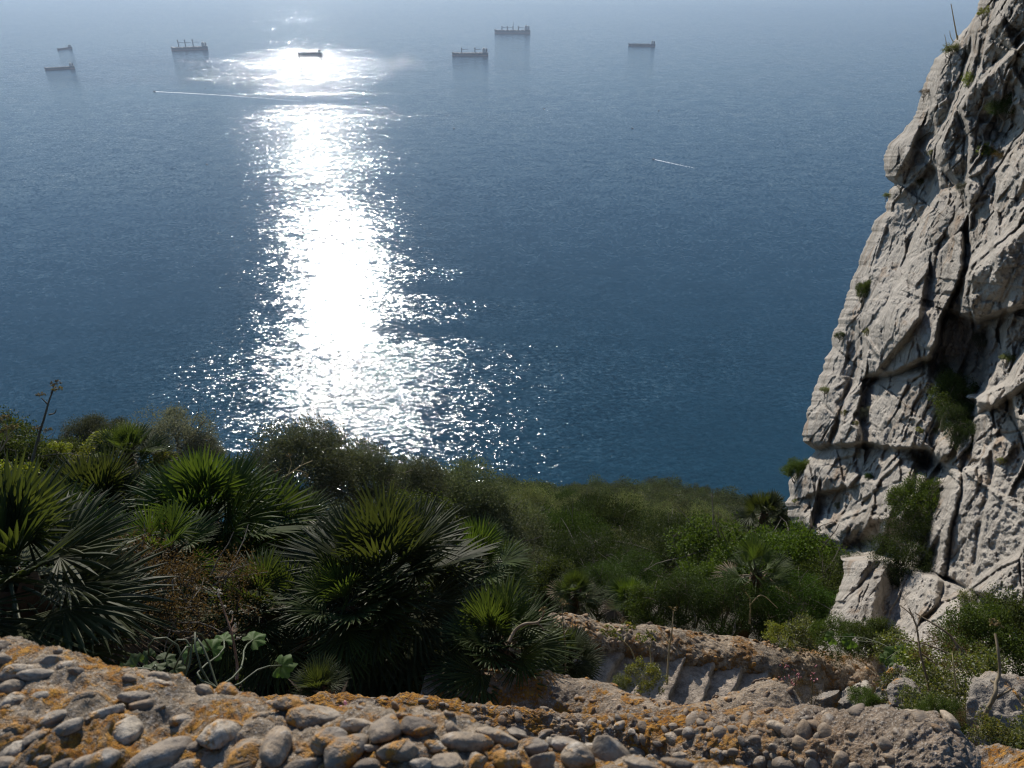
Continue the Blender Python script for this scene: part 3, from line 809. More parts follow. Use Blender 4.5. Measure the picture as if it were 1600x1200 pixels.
def make_palm(name, seed, Rr, nf, trunk, low=-.55, dead=6, clump=1, loc=(0, 0, 0), aspect=.55):
    rg = np.random.default_rng(seed)
    root = empty(name, loc)
    heads = [(np.zeros(3), 1.0)]
    for k in range(clump - 1):
        a = rg.uniform(0, 6.28); heads.append((np.array([math.cos(a) * Rr * .5, math.sin(a) * Rr * .5, -rg.uniform(.1, .4) * Rr]), rg.uniform(.55, .8)))
    blades, stalks, dry, tr = Mesher(), Mesher(), Mesher(), Mesher()
    for off, sc in heads:
        H = np.array([0, 0, trunk]) + off
        m = int(nf * sc)
        for k in range(m):
            az = k * 2.39996 + rg.normal(0, .25)
            q = (k + .5) / m
            el = 1.35 - (1.35 - low) * q ** .85 + rg.normal(0, .09)
            d = np.array([math.cos(az) * math.cos(el), math.sin(az) * math.cos(el), math.sin(el)])
            L = Rr * sc * aspect * rg.uniform(.85, 1.12) * (1 - .25 * (1 - q) ** 3)
            pet = Rr * sc * (1 - aspect) * rg.uniform(.8, 1.15) * (.75 + .45 * q)
            isdry = q > .8 and rg.random() < .35
            v, f, pv, pf = frond(rg, H - np.array([0, 0, .10 * q * Rr]), d, L, pet, nseg=int(rg.integers(24, 31)), arc=rg.uniform(88, 122), sag=.05 + .22 * q, twist=rg.normal(0, .35))
            (dry if isdry else blades).add(v, f); (dry if isdry else stalks).add(pv, pf)
        for k in range(int(dead * sc)):
            az = rg.uniform(0, 6.28); el = -1.15 + rg.normal(0, .2)
            d = np.array([math.cos(az) * math.cos(el), math.sin(az) * math.cos(el), math.sin(el)])
            v, f, pv, pf = frond(rg, H - np.array([0, 0, .15 * Rr]), d, Rr * .42 * sc, Rr * .4 * sc, nseg=20, arc=50, sag=.2)
            dry.add(v, f); dry.add(pv, pf)
        base = np.array([off[0] * .5, off[1] * .5, -.25])
        pts = wiggle(base, H, rg, .04, 9)
        v, f = tube(pts, [(.085 + .02 * math.sin(9 * i)) * (Rr / .7) for i in range(10)], 12)
        v = v + .015 * rg.normal(size=v.shape); tr.add(v, f)
        for k in range(60):
            p = pts[0] + (pts[-1] - pts[0]) * rg.random(); a = rg.uniform(0, 6.28); o = np.array([math.cos(a), math.sin(a), 0])
            q = p + o * .07; tr.add([q - np.array([o[1], -o[0], 0]) * .02, q + np.array([o[1], -o[0], 0]) * .02, q + o * .05 + np.array([0, 0, .12])], [(0, 1, 2)])
    blades.obj('fronds', M_PALM, root, False); stalks.obj('leaf_stalks', M_STEM, root)
    if dry.n: dry.obj('dead_fronds', M_PALM_DRY, root, False)
    tr.obj('trunk', M_TRUNK, root)
    return root

# ---- shrubs and trees
def crown_mesh(seed, n, lw, ll, lobes=14, flat=.72, fill=.35, inner=.2, lobe_r=(.26, .46)):
    """unit-radius crown of n leaf-sized faces; returns verts, quads, lobe centres"""
    rg = np.random.default_rng(seed)
    C, Rl = [], []
    for k in range(lobes):
        z = rg.uniform(-.45, 1.0) ; a = k * 2.4 + rg.normal(0, .4); r = math.sqrt(max(0, 1 - (abs(z)) ** 2)) * rg.uniform(.55, .78)
        C.append([r * math.cos(a), r * math.sin(a), z * flat * .72]); Rl.append(rg.uniform(*lobe_r))
    C.append([0, 0, 0.05]); Rl.append(.5)
    C = np.array(C); Rl = np.array(Rl)
    w = Rl ** 2; idx = rg.choice(len(C), n, p=w / w.sum())
    d = rg.normal(size=(n, 3)); d[:, 2] += .25; d /= np.linalg.norm(d, axis=1, keepdims=True)
    rr = (1 - inner * rg.random(n) ** 1.5) * (1 + .10 * rg.normal(size=n))
    # sub-clumps: leaves gather in tufts
    tuft = rg.normal(size=(len(C) * 26, 3)); tuft /= np.linalg.norm(tuft, axis=1, keepdims=True)
    ti = idx * 26 + rg.integers(0, 26, n)
    d = d * (.35) + tuft[ti] * .75; d += rg.normal(0, .10, (n, 3)); dl = np.linalg.norm(d, axis=1, keepdims=True); d = d / np.maximum(dl, .3)
    tr_ = 1 + .20 * np.random.default_rng(seed + 3).normal(size=len(tuft))
    P = C[idx] + d * (Rl[idx] * rr * tr_[ti])[:, None] * np.array([1, 1, .9])
    ax = d * .7 + rg.normal(0, .65, (n, 3)); ax /= np.linalg.norm(ax, axis=1, keepdims=True)
    sd = np.cross(ax, rg.normal(size=(n, 3))); sd /= np.linalg.norm(sd, axis=1, keepdims=True)
    s = rg.uniform(.65, 1.3, n)[:, None]
    a = P - ax * ll * s; b = P + sd * lw * s; c = P + ax * ll * s; e = P - sd * lw * s
    V = np.stack([a, b, c, e], 1).reshape(-1, 3)
    F = np.arange(4 * n).reshape(-1, 4)
    return V, F, C
KINDS = {}
def make_kind(key, mat, seed, n, lw, ll, bark=True, variants=2, **kw):
    out = []
    for v in range(variants):
        V, F, C = crown_mesh(seed + v * 101, n, lw, ll, **kw)
        me = mesh_obj('crown', V, F, mat, None, False)
        crown = me.data; bpy.data.objects.remove(me)
        rg = np.random.default_rng(seed + v)
        b = Mesher()
        base = np.array([0, 0, -1.25])
        fork = np.array([rg.normal(0, .06), rg.normal(0, .06), -.75])
        vv, ff = tube(wiggle(base, fork, rg, .04, 4), [.075, .065, .06, .055, .05], 8); b.add(vv, ff)
        for c in C[rg.permutation(len(C))[:9]]:
            vv, ff = tube(wiggle(fork, c * .9, rg, .09, 6), [.04, .034, .028, .022, .017, .012, .006], 6); b.add(vv, ff)
            for _ in range(3):
                q = c * .6 + rg.normal(0, .05, 3); vv, ff = tube(wiggle(q, c + rg.normal(0, .3, 3), rg, .04, 4), [.014, .011, .009, .007, .004], 5); b.add(vv, ff)
        tr = b.obj('trunk', M_BARK, None); td = tr.data; bpy.data.objects.remove(tr)
        out.append((crown, td))
    KINDS[key] = out
make_kind('olive', M_OLIVE, 21, 40000, .0075, .022, lobes=26, inner=.3, lobe_r=(.26, .42))
make_kind('silver', M_OLIVE_PALE, 31, 24000, .007, .022, lobes=22, inner=.45, lobe_r=(.18, .36))
make_kind('mastic', M_MASTIC, 41, 32000, .008, .016, lobes=20, inner=.3, lobe_r=(.24, .40))
make_kind('leafy', M_LEAFY, 51, 20000, .012, .022, lobes=18, inner=.4, lobe_r=(.20, .38))
M_FAR = leaf_material('far_olive_leaf', [(.085, .098, .040), (.135, .145, .062), (.19, .19, .095), (.09, .105, .040)], (1.4, 1.45, .9), .9, .22, .0)
M_FARMASS = leaf_material('far_wood_leaf', [(.05, .062, .026), (.085, .095, .040), (.12, .125, .06), (.04, .055, .02)], (1.4, 1.45, .9), .9, .2, .0, posvar=True)
M_FARD = leaf_material('far_dark_leaf', [(.03, .046, .014), (.048, .066, .02), (.07, .09, .028)], (1.4, 1.5, .9), .9, .16, .0)
make_kind('fartree', M_FAR, 61, 9000, .014, .026, lobes=10, variants=3, inner=.15, lobe_r=(.34, .50))
make_kind('fardark', M_FARD, 71, 9000, .014, .025, lobes=10, variants=2, inner=.15, lobe_r=(.34, .50))
make_kind('spurge', M_SPURGE, 81, 3200, .018, .035, lobes=22, variants=2, inner=.3, lobe_r=(.12, .22))
make_kind('dry', M_DRYBUSH, 91, 6000, .008, .022, lobes=16, variants=1, inner=.8, lobe_r=(.25, .42))
make_kind('herb', M_HERB, 95, 2600, .022, .050, lobes=12, variants=2, inner=.6, lobe_r=(.22, .42), flat=.6)
def plant(name, kind, loc, r, label=None, cat=None, group=None, var=None, sq=1.0, rz=None, tilt=None, trunk=True):
    rg = random.Random(hash((round(loc[0], 3), round(loc[1], 3), kind)) & 0xffffff)
    vs = KINDS[kind]; crown, td = vs[rg.randrange(len(vs)) if var is None else var % len(vs)]
    root = empty(name, loc)
    root.rotation_euler = tilt or (0, 0, 0)
    root.rotation_euler.z = rg.uniform(0, 6.28) if rz is None else rz
    root.scale = (r, r, r * sq)
    for nm, d in (('crown', crown), ('trunk', td)):
        if nm == 'trunk' and not trunk: continue
        o = bpy.data.objects.new(nm, d); COL.objects.link(o); o.parent = root
    if label: tag(root, label, cat, group)
    return root

# ------------------------------------------------------------------ planting
def palm_at(px, py, dist, Rr, seed, label, nf=38, low=-.55, dead=5, clump=1, aspect=.58, trunk_max=2.0):
    c = at(px, py, dist); g = gz(c.x, c.y)
    tr = max(.15, min(trunk_max, c.z - g)) if c.z > g else .15
    o = make_palm('fan_palm', seed, Rr, nf, tr, low, dead, clump, (c.x, c.y, c.z - tr), aspect)
    tag(o, label, 'palm', 'fan palms on the slope below the wall')
palm_at(598, 905, 4.85, .80, 1, 'largest fan palm, right behind the walls in the middle of the thicket', 52, -.95, 12)
palm_at(325, 818, 6.3, .82, 2, 'bushy fan palm left of the largest one with a dome of stiff fronds', 52, -.8, 8)
palm_at(150, 800, 7.0, .72, 3, 'fan palm further left under the olive bush with pale dead leaf beside it', 44, -.6, 5)
palm_at(12, 900, 4.5, .78, 4, 'fan palm cut by the left edge of the photo with dry leaves hanging', 46, -.95, 14)
palm_at(200, 708, 8.0, .42, 5, 'small fan palm standing against the sea in front of the olive bush', 26, -.2, 1)
palm_at(778, 1005, 4.5, .48, 6, 'drooping dark fan palm tucked to the right of the largest palm', 46, -.8, 8)
palm_at(884, 1025, 5.0, .25, 7, 'very small fan palm between the low wall and the parapet', 34, -.2, 2, aspect=.6, trunk_max=.25)
palm_at(1183, 895, 9.2, .52, 8, 'tall thin fan palm among the bushes near the cliff foot', 26, -.7, 10, aspect=.5)
palm_at(440, 835, 6.6, .62, 9, 'fan palm half hidden behind the left shoulder of the largest palm', 36, -.5, 4)
palm_at(900, 925, 9.8, .40, 10, 'low fan palm just beyond the left end of the parapet', 20, -.2, 2)
palm_at(985, 935, 9.2, .38, 11, 'low fan palm beyond the middle of the parapet', 20, -.2, 2)
palm_at(1195, 800, 15, .62, 13, 'fan palm growing against the far corner of the cliff', 26, -.3, 2)
palm_at(60, 850, 6.0, .62, 14, 'fan palm behind the one at the left edge', 36, -.5, 3)
palm_at(540, 945, 4.6, .46, 15, 'small shaded fan palm under the left side of the largest palm', 28, -.6, 4)
palm_at(745, 880, 5.6, .45, 16, 'fan palm seen between the largest palm and the drooping one', 28, -.4, 3)
palm_at(255, 865, 5.4, .48, 17, 'shaded fan palm below the bushy left palm', 26, -.7, 4)
palm_at(500, 1075, 3.5, .16, 18, 'tiny fan palm sprouting behind the cobbled wall', 10, .3, 0, aspect=.7, trunk_max=.2)

def shrub(px, py, dist, r, kind, name, label, cat='bush', group='bushes on the slope', sq=1.0, **kw):
    c = at(px, py, dist)
    return plant(name, kind, tuple(c), r, label, cat, group, sq=sq, **kw)
shrub(262, 702, 10.5, .70, 'silver', 'olive_bush', 'silvery olive bush rising against the sea on the left')
shrub(150, 688, 11, .42, 'olive', 'olive_bush', 'small thin olive bush left of the silvery one')
shrub(318, 715, 10.4, .34, 'silver', 'olive_bush', 'small silvery bush at the right foot of the silvery olive bush')
shrub(470, 740, 15.5, 1.25, 'olive', 'olive_tree', 'round olive tree crown with a bare dead branch in front of it', 'tree')
shrub(560, 752, 16.5, 1.0, 'olive', 'olive_tree', 'right shoulder crown joined to the round olive tree', 'tree')
shrub(645, 765, 21, 1.1, 'olive', 'olive_tree', 'olive crown between the round olive tree and the paler one', 'tree')
shrub(712, 800, 22, 1.75, 'olive', 'olive_tree', 'big pale olive tree above the largest palm, right of the glitter', 'tree')
shrub(778, 850, 22, 1.6, 'olive', 'olive_tree', 'olive tree stepping down to the right of the big pale one', 'tree')
shrub(800, 905, 15, .85, 'olive', 'olive_tree', 'low olive crown just above the drooping palm', 'tree')
shrub(925, 880, 13.5, .85, 'mastic', 'mastic_bush', 'dark dense mastic bush, left half of the dark pair in the middle')
shrub(1035, 870, 14.2, .92, 'mastic', 'mastic_bush', 'dark dense mastic bush, right half of the dark pair in the middle')
shrub(985, 905, 12.5, .60, 'mastic', 'mastic_bush', 'lower dark mastic bush in front of the dark pair')
shrub(1135, 880, 11.5, .85, 'leafy', 'leafy_bush', 'fresh green leafy bush behind the tall thin palm')
shrub(1232, 885, 10.8, .80, 'leafy', 'leafy_bush', 'leafy bush touching the left foot of the cliff')
shrub(1290, 930, 10, .50, 'leafy', 'leafy_bush', 'small leafy bush in front of the tilted slab')
shrub(1250, 960, 9.2, .50, 'mastic', 'leafy_bush', 'dark bush above the right end of the parapet')
shrub(1140, 960, 9.0, .48, 'mastic', 'mastic_bush', 'dark bush behind the right half of the parapet')
shrub(940, 935, 10.2, .5, 'mastic', 'mastic_bush', 'dark bush between the two low palms beyond the parapet')
shrub(860, 925, 10.5, .55, 'leafy', 'leafy_bush', 'leafy bush behind the left end of the parapet')
shrub(1020, 950, 9.0, .38, 'leafy', 'leafy_bush', 'low leafy bush directly behind the middle of the parapet')
shrub(1068, 945, 9.0, .42, 'mastic', 'mastic_bush', 'dark bush filling the gap behind the middle of the parapet')
shrub(1095, 925, 10, .5, 'leafy', 'leafy_bush', 'leafy bush left of the tall thin palm')
shrub(1330, 900, 10.5, .35, 'mastic', 'mastic_bush', 'dark bush in the hollow between cliff and slabs')
shrub(25, 735, 7.6, .50, 'leafy', 'leafy_bush', 'sunlit leafy bush at the left edge below the tall fennel')
shrub(95, 735, 8.4, .42, 'leafy', 'leafy_bush', 'leafy bush right of the fennel stem')
shrub(-40, 715, 8.4, .55, 'leafy', 'leafy_bush', 'leafy bush half outside the left edge')
shrub(90, 712, 7.6, .20, 'spurge', 'spurge_plant', 'yellow green spurge heads beside the fennel stem', 'plant')
shrub(160, 700, 8.2, .26, 'spurge', 'spurge_plant', 'yellow green spurge left of the small palm', 'plant')
shrub(128, 735, 7.4, .22, 'spurge', 'spurge_plant', 'spurge heads just above the left palm', 'plant')
shrub(255, 730, 8.0, .24, 'spurge', 'spurge_plant', 'spurge heads between the small palm and the bushy palm', 'plant')
shrub(20, 765, 6.6, .30, 'spurge', 'spurge_plant', 'spurge clump at the left edge above the cut palm', 'plant')
shrub(400, 860, 6.8, .55, 'mastic', 'mastic_bush', 'dark bush hidden between the bushy palm and the largest palm')
shrub(230, 830, 7.0, .55, 'mastic', 'mastic_bush', 'dark bush beneath the left palms')
shrub(90, 880, 5.8, .50, 'mastic', 'mastic_bush', 'dark bush behind the fronds of the cut palm')
shrub(660, 840, 7.5, .55, 'leafy', 'leafy_bush', 'leafy bush glimpsed through the top of the largest palm')
shrub(205, 915, 5.0, .42, 'dry', 'dry_bush', 'rusty brown dry bush in the shade under the left palms')
shrub(300, 940, 4.7, .40, 'dry', 'dry_bush', 'dry brown bush right of the rusty one, deep in shade')
palm_at(405, 950, 4.9, .50, 20, 'fan palm added for dark shade left of the largest palm', 30, -.8, 5)  # palm added to fill this spot with dark shade
shrub(640, 1010, 5.4, .55, 'mastic', 'mastic_bush', 'dark undergrowth below the largest palm')
shrub(480, 980, 5.4, .60, 'mastic', 'mastic_bush', 'dark undergrowth left under the largest palm')
shrub(330, 925, 6.2, .60, 'mastic', 'mastic_bush', 'dark undergrowth below the bushy palm')

def zone(x, y, rr):
    a = math.degrees(math.atan2(x, y))
    side = 'beyond the left palms' if a < -8 else 'straight below the glitter' if a < 2 else 'beyond the dark mastic pair' if a < 12 else 'beyond the parapet' if a < 21 else 'near the cliff corner'
    dpt = 'at the foot of the wooded slope' if rr < 26 else 'low on the wooded slope' if rr < 40 else 'in the middle of the wooded slope' if rr < 65 else 'near the sea edge of the wooded slope'
    return dpt + ', ' + side
# wooded slope: single trees near, the far-off wood as one mass
def wood():
    rg = np.random.default_rng(77)
    spots = []
    r = 17.0
    while r < 205:
        size = .95 + .85 * min(1, (r - 17) / 90)
        step = size * 1.5
        a0, a1 = (-19 if r < 40 else -24), 31
        n = int(R(a1 - a0) * r / step)
        for k in range(n):
            az = R(a0 + (a1 - a0) * (k + rg.random() * .8) / n)
            rr = r * (1 + rg.normal(0, .018))
            if az < R(-3) and rr < 26: continue
            if math.degrees(az) > 21 and rr < 19: continue
            x, y = rr * math.sin(az), rr * math.cos(az)
            s = size * rg.uniform(.6, 1.45)
            spots.append((x, y, s, rr))
        r *= 1.07
    near = spots[:290]; far = spots[290:]
    for k, (x, y, s, rr) in enumerate(near):
        kind = 'fardark' if pn(np.array(x * .12), np.array(y * .12), 3.3) > .18 else 'fartree'
        z = gz(x, y) + s * rg.uniform(.45, 1.25)
        if kind == 'fardark':
            lb, gp = 'dark green bush ' + zone(x, y, rr), 'dark bushes of the wooded slope'
        else:
            lb, gp = 'olive green tree ' + zone(x, y, rr), 'olive trees of the wooded slope'
        plant('slope_tree' if kind == 'fartree' else 'slope_bush', kind, (x, y, z), s, lb, 'tree' if kind == 'fartree' else 'bush', gp, sq=rg.uniform(.9, 1.35), trunk=(rr < 40))
    V, F, base = [], [], 0
    cr = [crown_mesh(300 + k, 1500, .026, .042, lobes=9, inner=.12, lobe_r=(.32, .48)) for k in range(5)]
    for (x, y, s, rr) in far:
        v, f, _ = cr[rg.integers(5)]
        a = rg.uniform(0, 6.28); c, q = math.cos(a), math.sin(a)
        v = v @ np.array([[c, q, 0], [-q, c, 0], [0, 0, 1]]) * s * 1.05 + np.array([x, y, gz(x, y) + s * rg.uniform(.4, 1.0)])
        V.append(v); F.append(f + base); base += len(v)
    print('wood', len(near), len(far))
    o = mesh_obj('distant_woodland', np.concatenate(V), np.concatenate(F), M_FARMASS, None, False)
    tag(o, kind='stuff')
wood()

# ------------------------------------------------------------------ boulders and cliff plants
M_ROCK = rock_material('boulder_stone', base=(.27, .24, .205), dark=(.13, .115, .10), sc=1.6, lich=.15)
def boulder(px, py, dist, dims, seed, label, rz=0, tilt=(0, 0), sub=6):
    v, f = ico(sub)
    rg = np.random.default_rng(seed); o = rg.random(3) * 50
    w = v.copy()
    for _ in range(11):
        n = rg.normal(size=3); n /= np.linalg.norm(n); h = rg.uniform(.42, .85)
        d = w @ n; w = w - np.clip(d - h, 0, None)[:, None] * n[None, :] * .93
    dims = np.array(dims) * .72; w = w * dims * 1.25
    s = 1 / max(dims)
    k = .05 * max(dims)
    x, y, z = (w[:, i] + o[i] for i in range(3))
    dsp = k * (1.3 * fbm(x * 2.4 * s, y * 2.4 * s, z * 2.4 * s, 6, .6) - .9 * ridged(x * 3 * s, y * 3 * s, z * 1.5 * s, 4, .6))
    w = w + v * dsp[:, None]
    ob = mesh_obj('boulder', w, f, M_ROCK)
    ob.location = at(px, py, dist); ob.rotation_euler = (tilt[0], tilt[1], rz)
    tag(ob, label, 'boulder', 'boulders at the cliff foot')
boulder(1598, 1150, 4.6, (.38, .34, .20), 3, 'rounded rock at the right edge above the corner wall', .4, (.2, 0))
boulder(1297, 1098, 5.3, (.11, .09, .11), 4, 'small pale stone at the foot of the steps', .2, sub=5)
boulder(1395, 1075, 5.3, (.12, .12, .2), 5, 'upright stone beside the end of the parapet', .9, sub=5)
boulder(1335, 1100, 5.2, (.14, .10, .07), 6, 'flat stone behind the blunt end of the cobbled wall', 2, sub=5)
boulder(1415, 1090, 4.9, (.14, .11, .08), 7, 'low stone in the herbs right of the parapet end', 1, sub=5)
boulder(1380, 1112, 4.3, (.06, .05, .04), 8, 'fist sized stone lying near the blunt wall end', 1, sub=4)

def cliff_plant(px, py, r, kind, name, label, cat='bush', sq=1.0, out=.1, **kw):
    p = cliff_point(px, py, out)
    return plant(name, kind, tuple(p), r, label, cat, 'plants rooted in the cliff', sq=sq, **kw)
cliff_plant(1488, 622, .34, 'leafy', 'cliff_bush', 'green bush in the shadowed hollow halfway up the cliff', out=.3)
cliff_plant(1505, 668, .30, 'mastic', 'cliff_bush', 'lower dark half of the bush in the cliff hollow', out=.3)
cliff_plant(1422, 868, .42, 'mastic', 'cliff_bush', 'dense dark green bush growing from the cleft at the cliff foot', out=.5, sq=1.3)
cliff_plant(1440, 790, .34, 'leafy', 'cliff_bush', 'sunlit top of the bush growing from the cleft at the cliff foot', out=.35, sq=1.2)
cliff_plant(1250, 738, .34, 'leafy', 'cliff_bush', 'bush hugging the left corner of the cliff against the sea', out=-.3)
cliff_plant(1352, 455, .16, 'leafy', 'cliff_tuft', 'bright green tuft near the left edge of the cliff, above the rest', 'plant', sq=1.6)
for k, (x, y, r, kind, lb) in enumerate([
        (1487, 78, .13, 'herb', 'green tuft on the rim near the top of the cliff with twigs above it'), (1540, 20, .10, 'spurge', 'yellowish tuft beside the top crevice'),
        (1520, 125, .13, 'herb', 'tuft in a crack below the top of the cliff'), (1445, 145, .08, 'dry', 'rusty tuft on the upper left rim'),
        (1575, 165, .20, 'mastic', 'dark plant in the shaded nook high at the right edge'), (1550, 235, .16, 'herb', 'grey green tuft under the shaded nook'),
        (1566, 245, .10, 'dry', 'orange dry tuft under the shaded nook'), (1438, 285, .09, 'spurge', 'yellow green tuft right of the protruding block'),
        (1456, 240, .07, 'spurge', 'tiny yellow tuft above the protruding block'), (1386, 306, .07, 'herb', 'sprig hanging under the protruding block'),
        (1505, 295, .09, 'silver', 'pale sprig beside the main crevice'), (1357, 520, .09, 'herb', 'small tuft on the left face in the middle of the cliff'),
        (1313, 525, .10, 'mastic', 'dark tuft on the cliff rim halfway up'), (1290, 610, .10, 'herb', 'tuft in the crack behind the leftmost slab'),
        (1320, 645, .07, 'spurge', 'yellow flowered tuft left of the dark cleft'), (1337, 662, .06, 'spurge', 'tuft in the dark cleft of the lower cliff'),
        (1355, 645, .12, 'silver', 'dry tuft on the ledge right of the dark cleft'), (1436, 672, .06, 'spurge', 'two yellow flowers on the pale slab'),
        (1242, 783, .06, 'spurge', 'yellow tuft on the lowest left lobe of the cliff'), (1330, 775, .08, 'dry', 'rusty tuft between the lower lobes'),
        (1310, 790, .08, 'herb', 'tuft at the base of the lower lobes'), (1535, 535, .14, 'silver', 'pale brambles under the big overhang'),
        (1480, 580, .15, 'silver', 'thin brambles above the hollow bush'), (1575, 560, .08, 'herb', 'tuft on the slab right of the overhang'),
        (1518, 942, .14, 'herb', 'light green tuft in the crack at the cliff base'), (1525, 720, .08, 'dry', 'dry tuft on the lower right slab'),
        (1565, 720, .05, 'spurge', 'tiny tuft in the crack of the lower right slab'), (1360, 745, .08, 'mastic', 'small green tuft between the lower pillars'),
        (1425, 715, .09, 'dry', 'brown withered tuft below the horizontal crack'), (1420, 770, .10, 'dry', 'dry grass beside the cleft bush')]):
    cliff_plant(x, y, r, kind, 'cliff_tuft', lb, 'plant', out=.03)

# ------------------------------------------------------------------ herbs around the walls
def herb(px, py, dist, r, kind, label, name='herb_clump', cat='plant', group='herbs around the walls', **kw):
    return plant(name, kind, tuple(at(px, py, dist)), r, label, cat, group, trunk=False, **kw)
herb(1008, 1062, 5.1, .17, 'spurge', 'yellow green herb clump growing on the steps')
herb(972, 1068, 5.1, .08, 'herb', 'green herb at the left of the yellow clump on the steps')
herb(1215, 995, 7.2, .18, 'spurge', 'yellow clump at the outer side of the parapet, left of the broad leaves')
herb(1260, 995, 7.1, .22, 'herb', 'green herbs behind the right part of the parapet')
herb(1310, 1000, 6.9, .22, 'leafy', 'leafy herbs above the right end of the parapet')
herb(1365, 1000, 6.6, .22, 'leafy', 'dark green herbs in front of the cliff foot slabs')
herb(1400, 1020, 6.2, .20, 'herb', 'herbs beside the drooping pale leaves')
for k, (x, y, d, r, kd, lb) in enumerate([
        (1440, 1050, 5.6, .22, 'herb', 'sparse herbs right of the parapet end'), (1480, 1045, 5.5, .22, 'dry', 'brown dry grass clump below the slabs'),
        (1420, 1085, 5.2, .18, 'herb', 'low herbs at the right foot of the parapet end'), (1465, 1085, 5.0, .20, 'herb', 'herbs in the middle of the right slope'),
        (1505, 1010, 6.0, .22, 'dry', 'reddish dry clump under the cliff foot slabs'), (1545, 1010, 6.0, .32, 'leafy', 'green bush at the right edge below the cliff'),
        (1595, 1000, 6.2, .36, 'leafy', 'larger green bush cut by the right edge'), (1600, 960, 6.8, .25, 'spurge', 'yellowish bush tops at the right edge'),
        (1500, 1110, 4.6, .16, 'herb', 'herbs left of the rounded rock'), (1540, 1060, 5.0, .20, 'herb', 'herbs above the rounded rock'),
        (1555, 1160, 3.9, .14, 'spurge', 'yellow green herbs just above the corner wall'), (1600, 1155, 3.9, .16, 'herb', 'herbs above the corner wall at the frame edge'),
        (1525, 1140, 4.0, .10, 'dry', 'rusty dry plume left of the rounded rock'), (1350, 1098, 4.9, .10, 'leafy', 'little leafy herb by the blunt wall end'),
        (1440, 1112, 4.4, .14, 'herb', 'creeping herbs over the top of the blunt wall'), (1475, 1125, 4.2, .12, 'leafy', 'herbs behind the shoulder of the blunt wall'),
        (1250, 1085, 4.4, .11, 'dry', 'dry pinkish flower stems beside the low wall hook'), (1215, 1082, 4.5, .08, 'dry', 'dry stems on the low wall hook'),
        (1365, 1040, 5.8, .08, 'dry', 'moss tuft on the parapet end')]):
    herb(x, y, d, r, kd, lb)

def ground_cover():
    """grass and tiny leaves on the open ground beside the walls"""
    rg = np.random.default_rng(4)
    V, F, n = [], [], 0
    def blades(a0, a1, r0, r1, m, hgt):
        nonlocal n
        az = np.radians(rg.uniform(a0, a1, m)); r = np.sqrt(rg.uniform(r0 * r0, r1 * r1, m))
        x, y = r * np.sin(az), r * np.cos(az)
        keep = fbm(x * 2.2, y * 2.2, 5.0, 2) > -.25
        x, y = x[keep], y[keep]; m = len(x)
        z = ground_z(x, y)
        h = hgt * rg.uniform(.4, 1.4, m); a = rg.uniform(0, 6.28, m); w = h * rg.uniform(.06, .28, m)
        lx, ly = rg.normal(0, .35, m) * h, rg.normal(0, .35, m) * h
        dx, dy = np.cos(a) * w, np.sin(a) * w
        P = np.stack([np.stack([x, y, z - .01], -1), np.stack([x + lx * .4 - dx, y + ly * .4 - dy, z + h * .5], -1), np.stack([x + lx, y + ly, z + h], -1), np.stack([x + lx * .4 + dx, y + ly * .4 + dy, z + h * .5], -1)], 1).reshape(-1, 3)
        V.append(P); F.append(np.arange(4 * m).reshape(-1, 4) + n); n += 4 * m
    blades(20, 52, 3.0, 8.5, 15000, .07)
    blades(-50, 20, 1.6, 9.5, 12000, .05)
    blades(24, 52, 3.2, 7.5, 3000, .14)
    o = mesh_obj('grass', np.concatenate(V), np.concatenate(F), M_HERB, None, False)
    tag(o, kind='stuff')
ground_cover()

# ------------------------------------------------------------------ stalks, leaves, flowers
def umbel(ms, p, r, rg, n=16, up=(0, 0, 1)):
    for k in range(n):
        a = rg.uniform(0, 6.28); q = rg.uniform(.15, 1) ** .6
        e = np.array(p) + np.array([math.cos(a) * q * r, math.sin(a) * q * r, r * .45 * (1 - q * .6)])
        v, f = tube([p, e], [.0015, .001], 3); ms.add(v, f)
        for _ in range(4):
            c = e + rg.normal(0, r * .10, 3); d1 = rg.normal(size=3) * r * .12; d2 = rg.normal(size=3) * r * .12
            ms.add([c - d1, c + d2, c + d1, c - d2], [(0, 1, 2, 3)])
M_UMBEL = leaf_material('seed_head', [(.16, .11, .05), (.22, .17, .07), (.12, .12, .04)], (1.4, 1.3, .8), .7, .2, .2)
def stalk(name, label, main, dist, rad, branches=(), heads=(), mat=M_STRAW, group='dry stalks standing among the plants', cat='stalk', headmat=M_UMBEL):
    root = empty(name, at(*main[0], dist))
    L = Vector(root.location); tag(root, label, cat, group)
    rg = np.random.default_rng(int(main[0][0] * 7 + main[0][1]))
    ms = Mesher()
    def add(pts, r0):
        P = [np.array(at(x, y, dist + .02 * math.sin(i * 2.1)) - L) for i, (x, y) in enumerate(pts)]
        if len(P) == 2: P.insert(1, (P[0] + P[1]) / 2 + rg.normal(0, .006, 3))
        C = catmull(P, 4 * len(P)); v, f = tube(C, list(np.linspace(r0, r0 * .45, len(C))), 6); ms.add(v, f)
    add(main, rad)
    for b in branches: add(b, rad * .6)
    ms.obj('stem', mat, root)
    for (x, y, r) in heads:
        h = Mesher(); umbel(h, np.array(at(x, y, dist) - L), r, rg, 14); h.obj('flower_head', headmat, root, False)
stalk('fennel_stalk', 'tall dark fennel stalk with flat seed heads rising against the sea at the left', [(48, 730), (58, 690), (70, 650), (76, 628), (82, 612)], 6.6, .011,
      [[(75, 632), (65, 622)], [(76, 648), (88, 640)], [(80, 614), (90, 608)], [(60, 690), (58, 670)], [(80, 614), (84, 603)]],
      [(64, 618, .035), (90, 609, .035), (88, 600, .04), (58, 670, .035), (75, 673, .03)], bark_material('fennel_stem', (.06, .05, .035), (.12, .10, .06)))
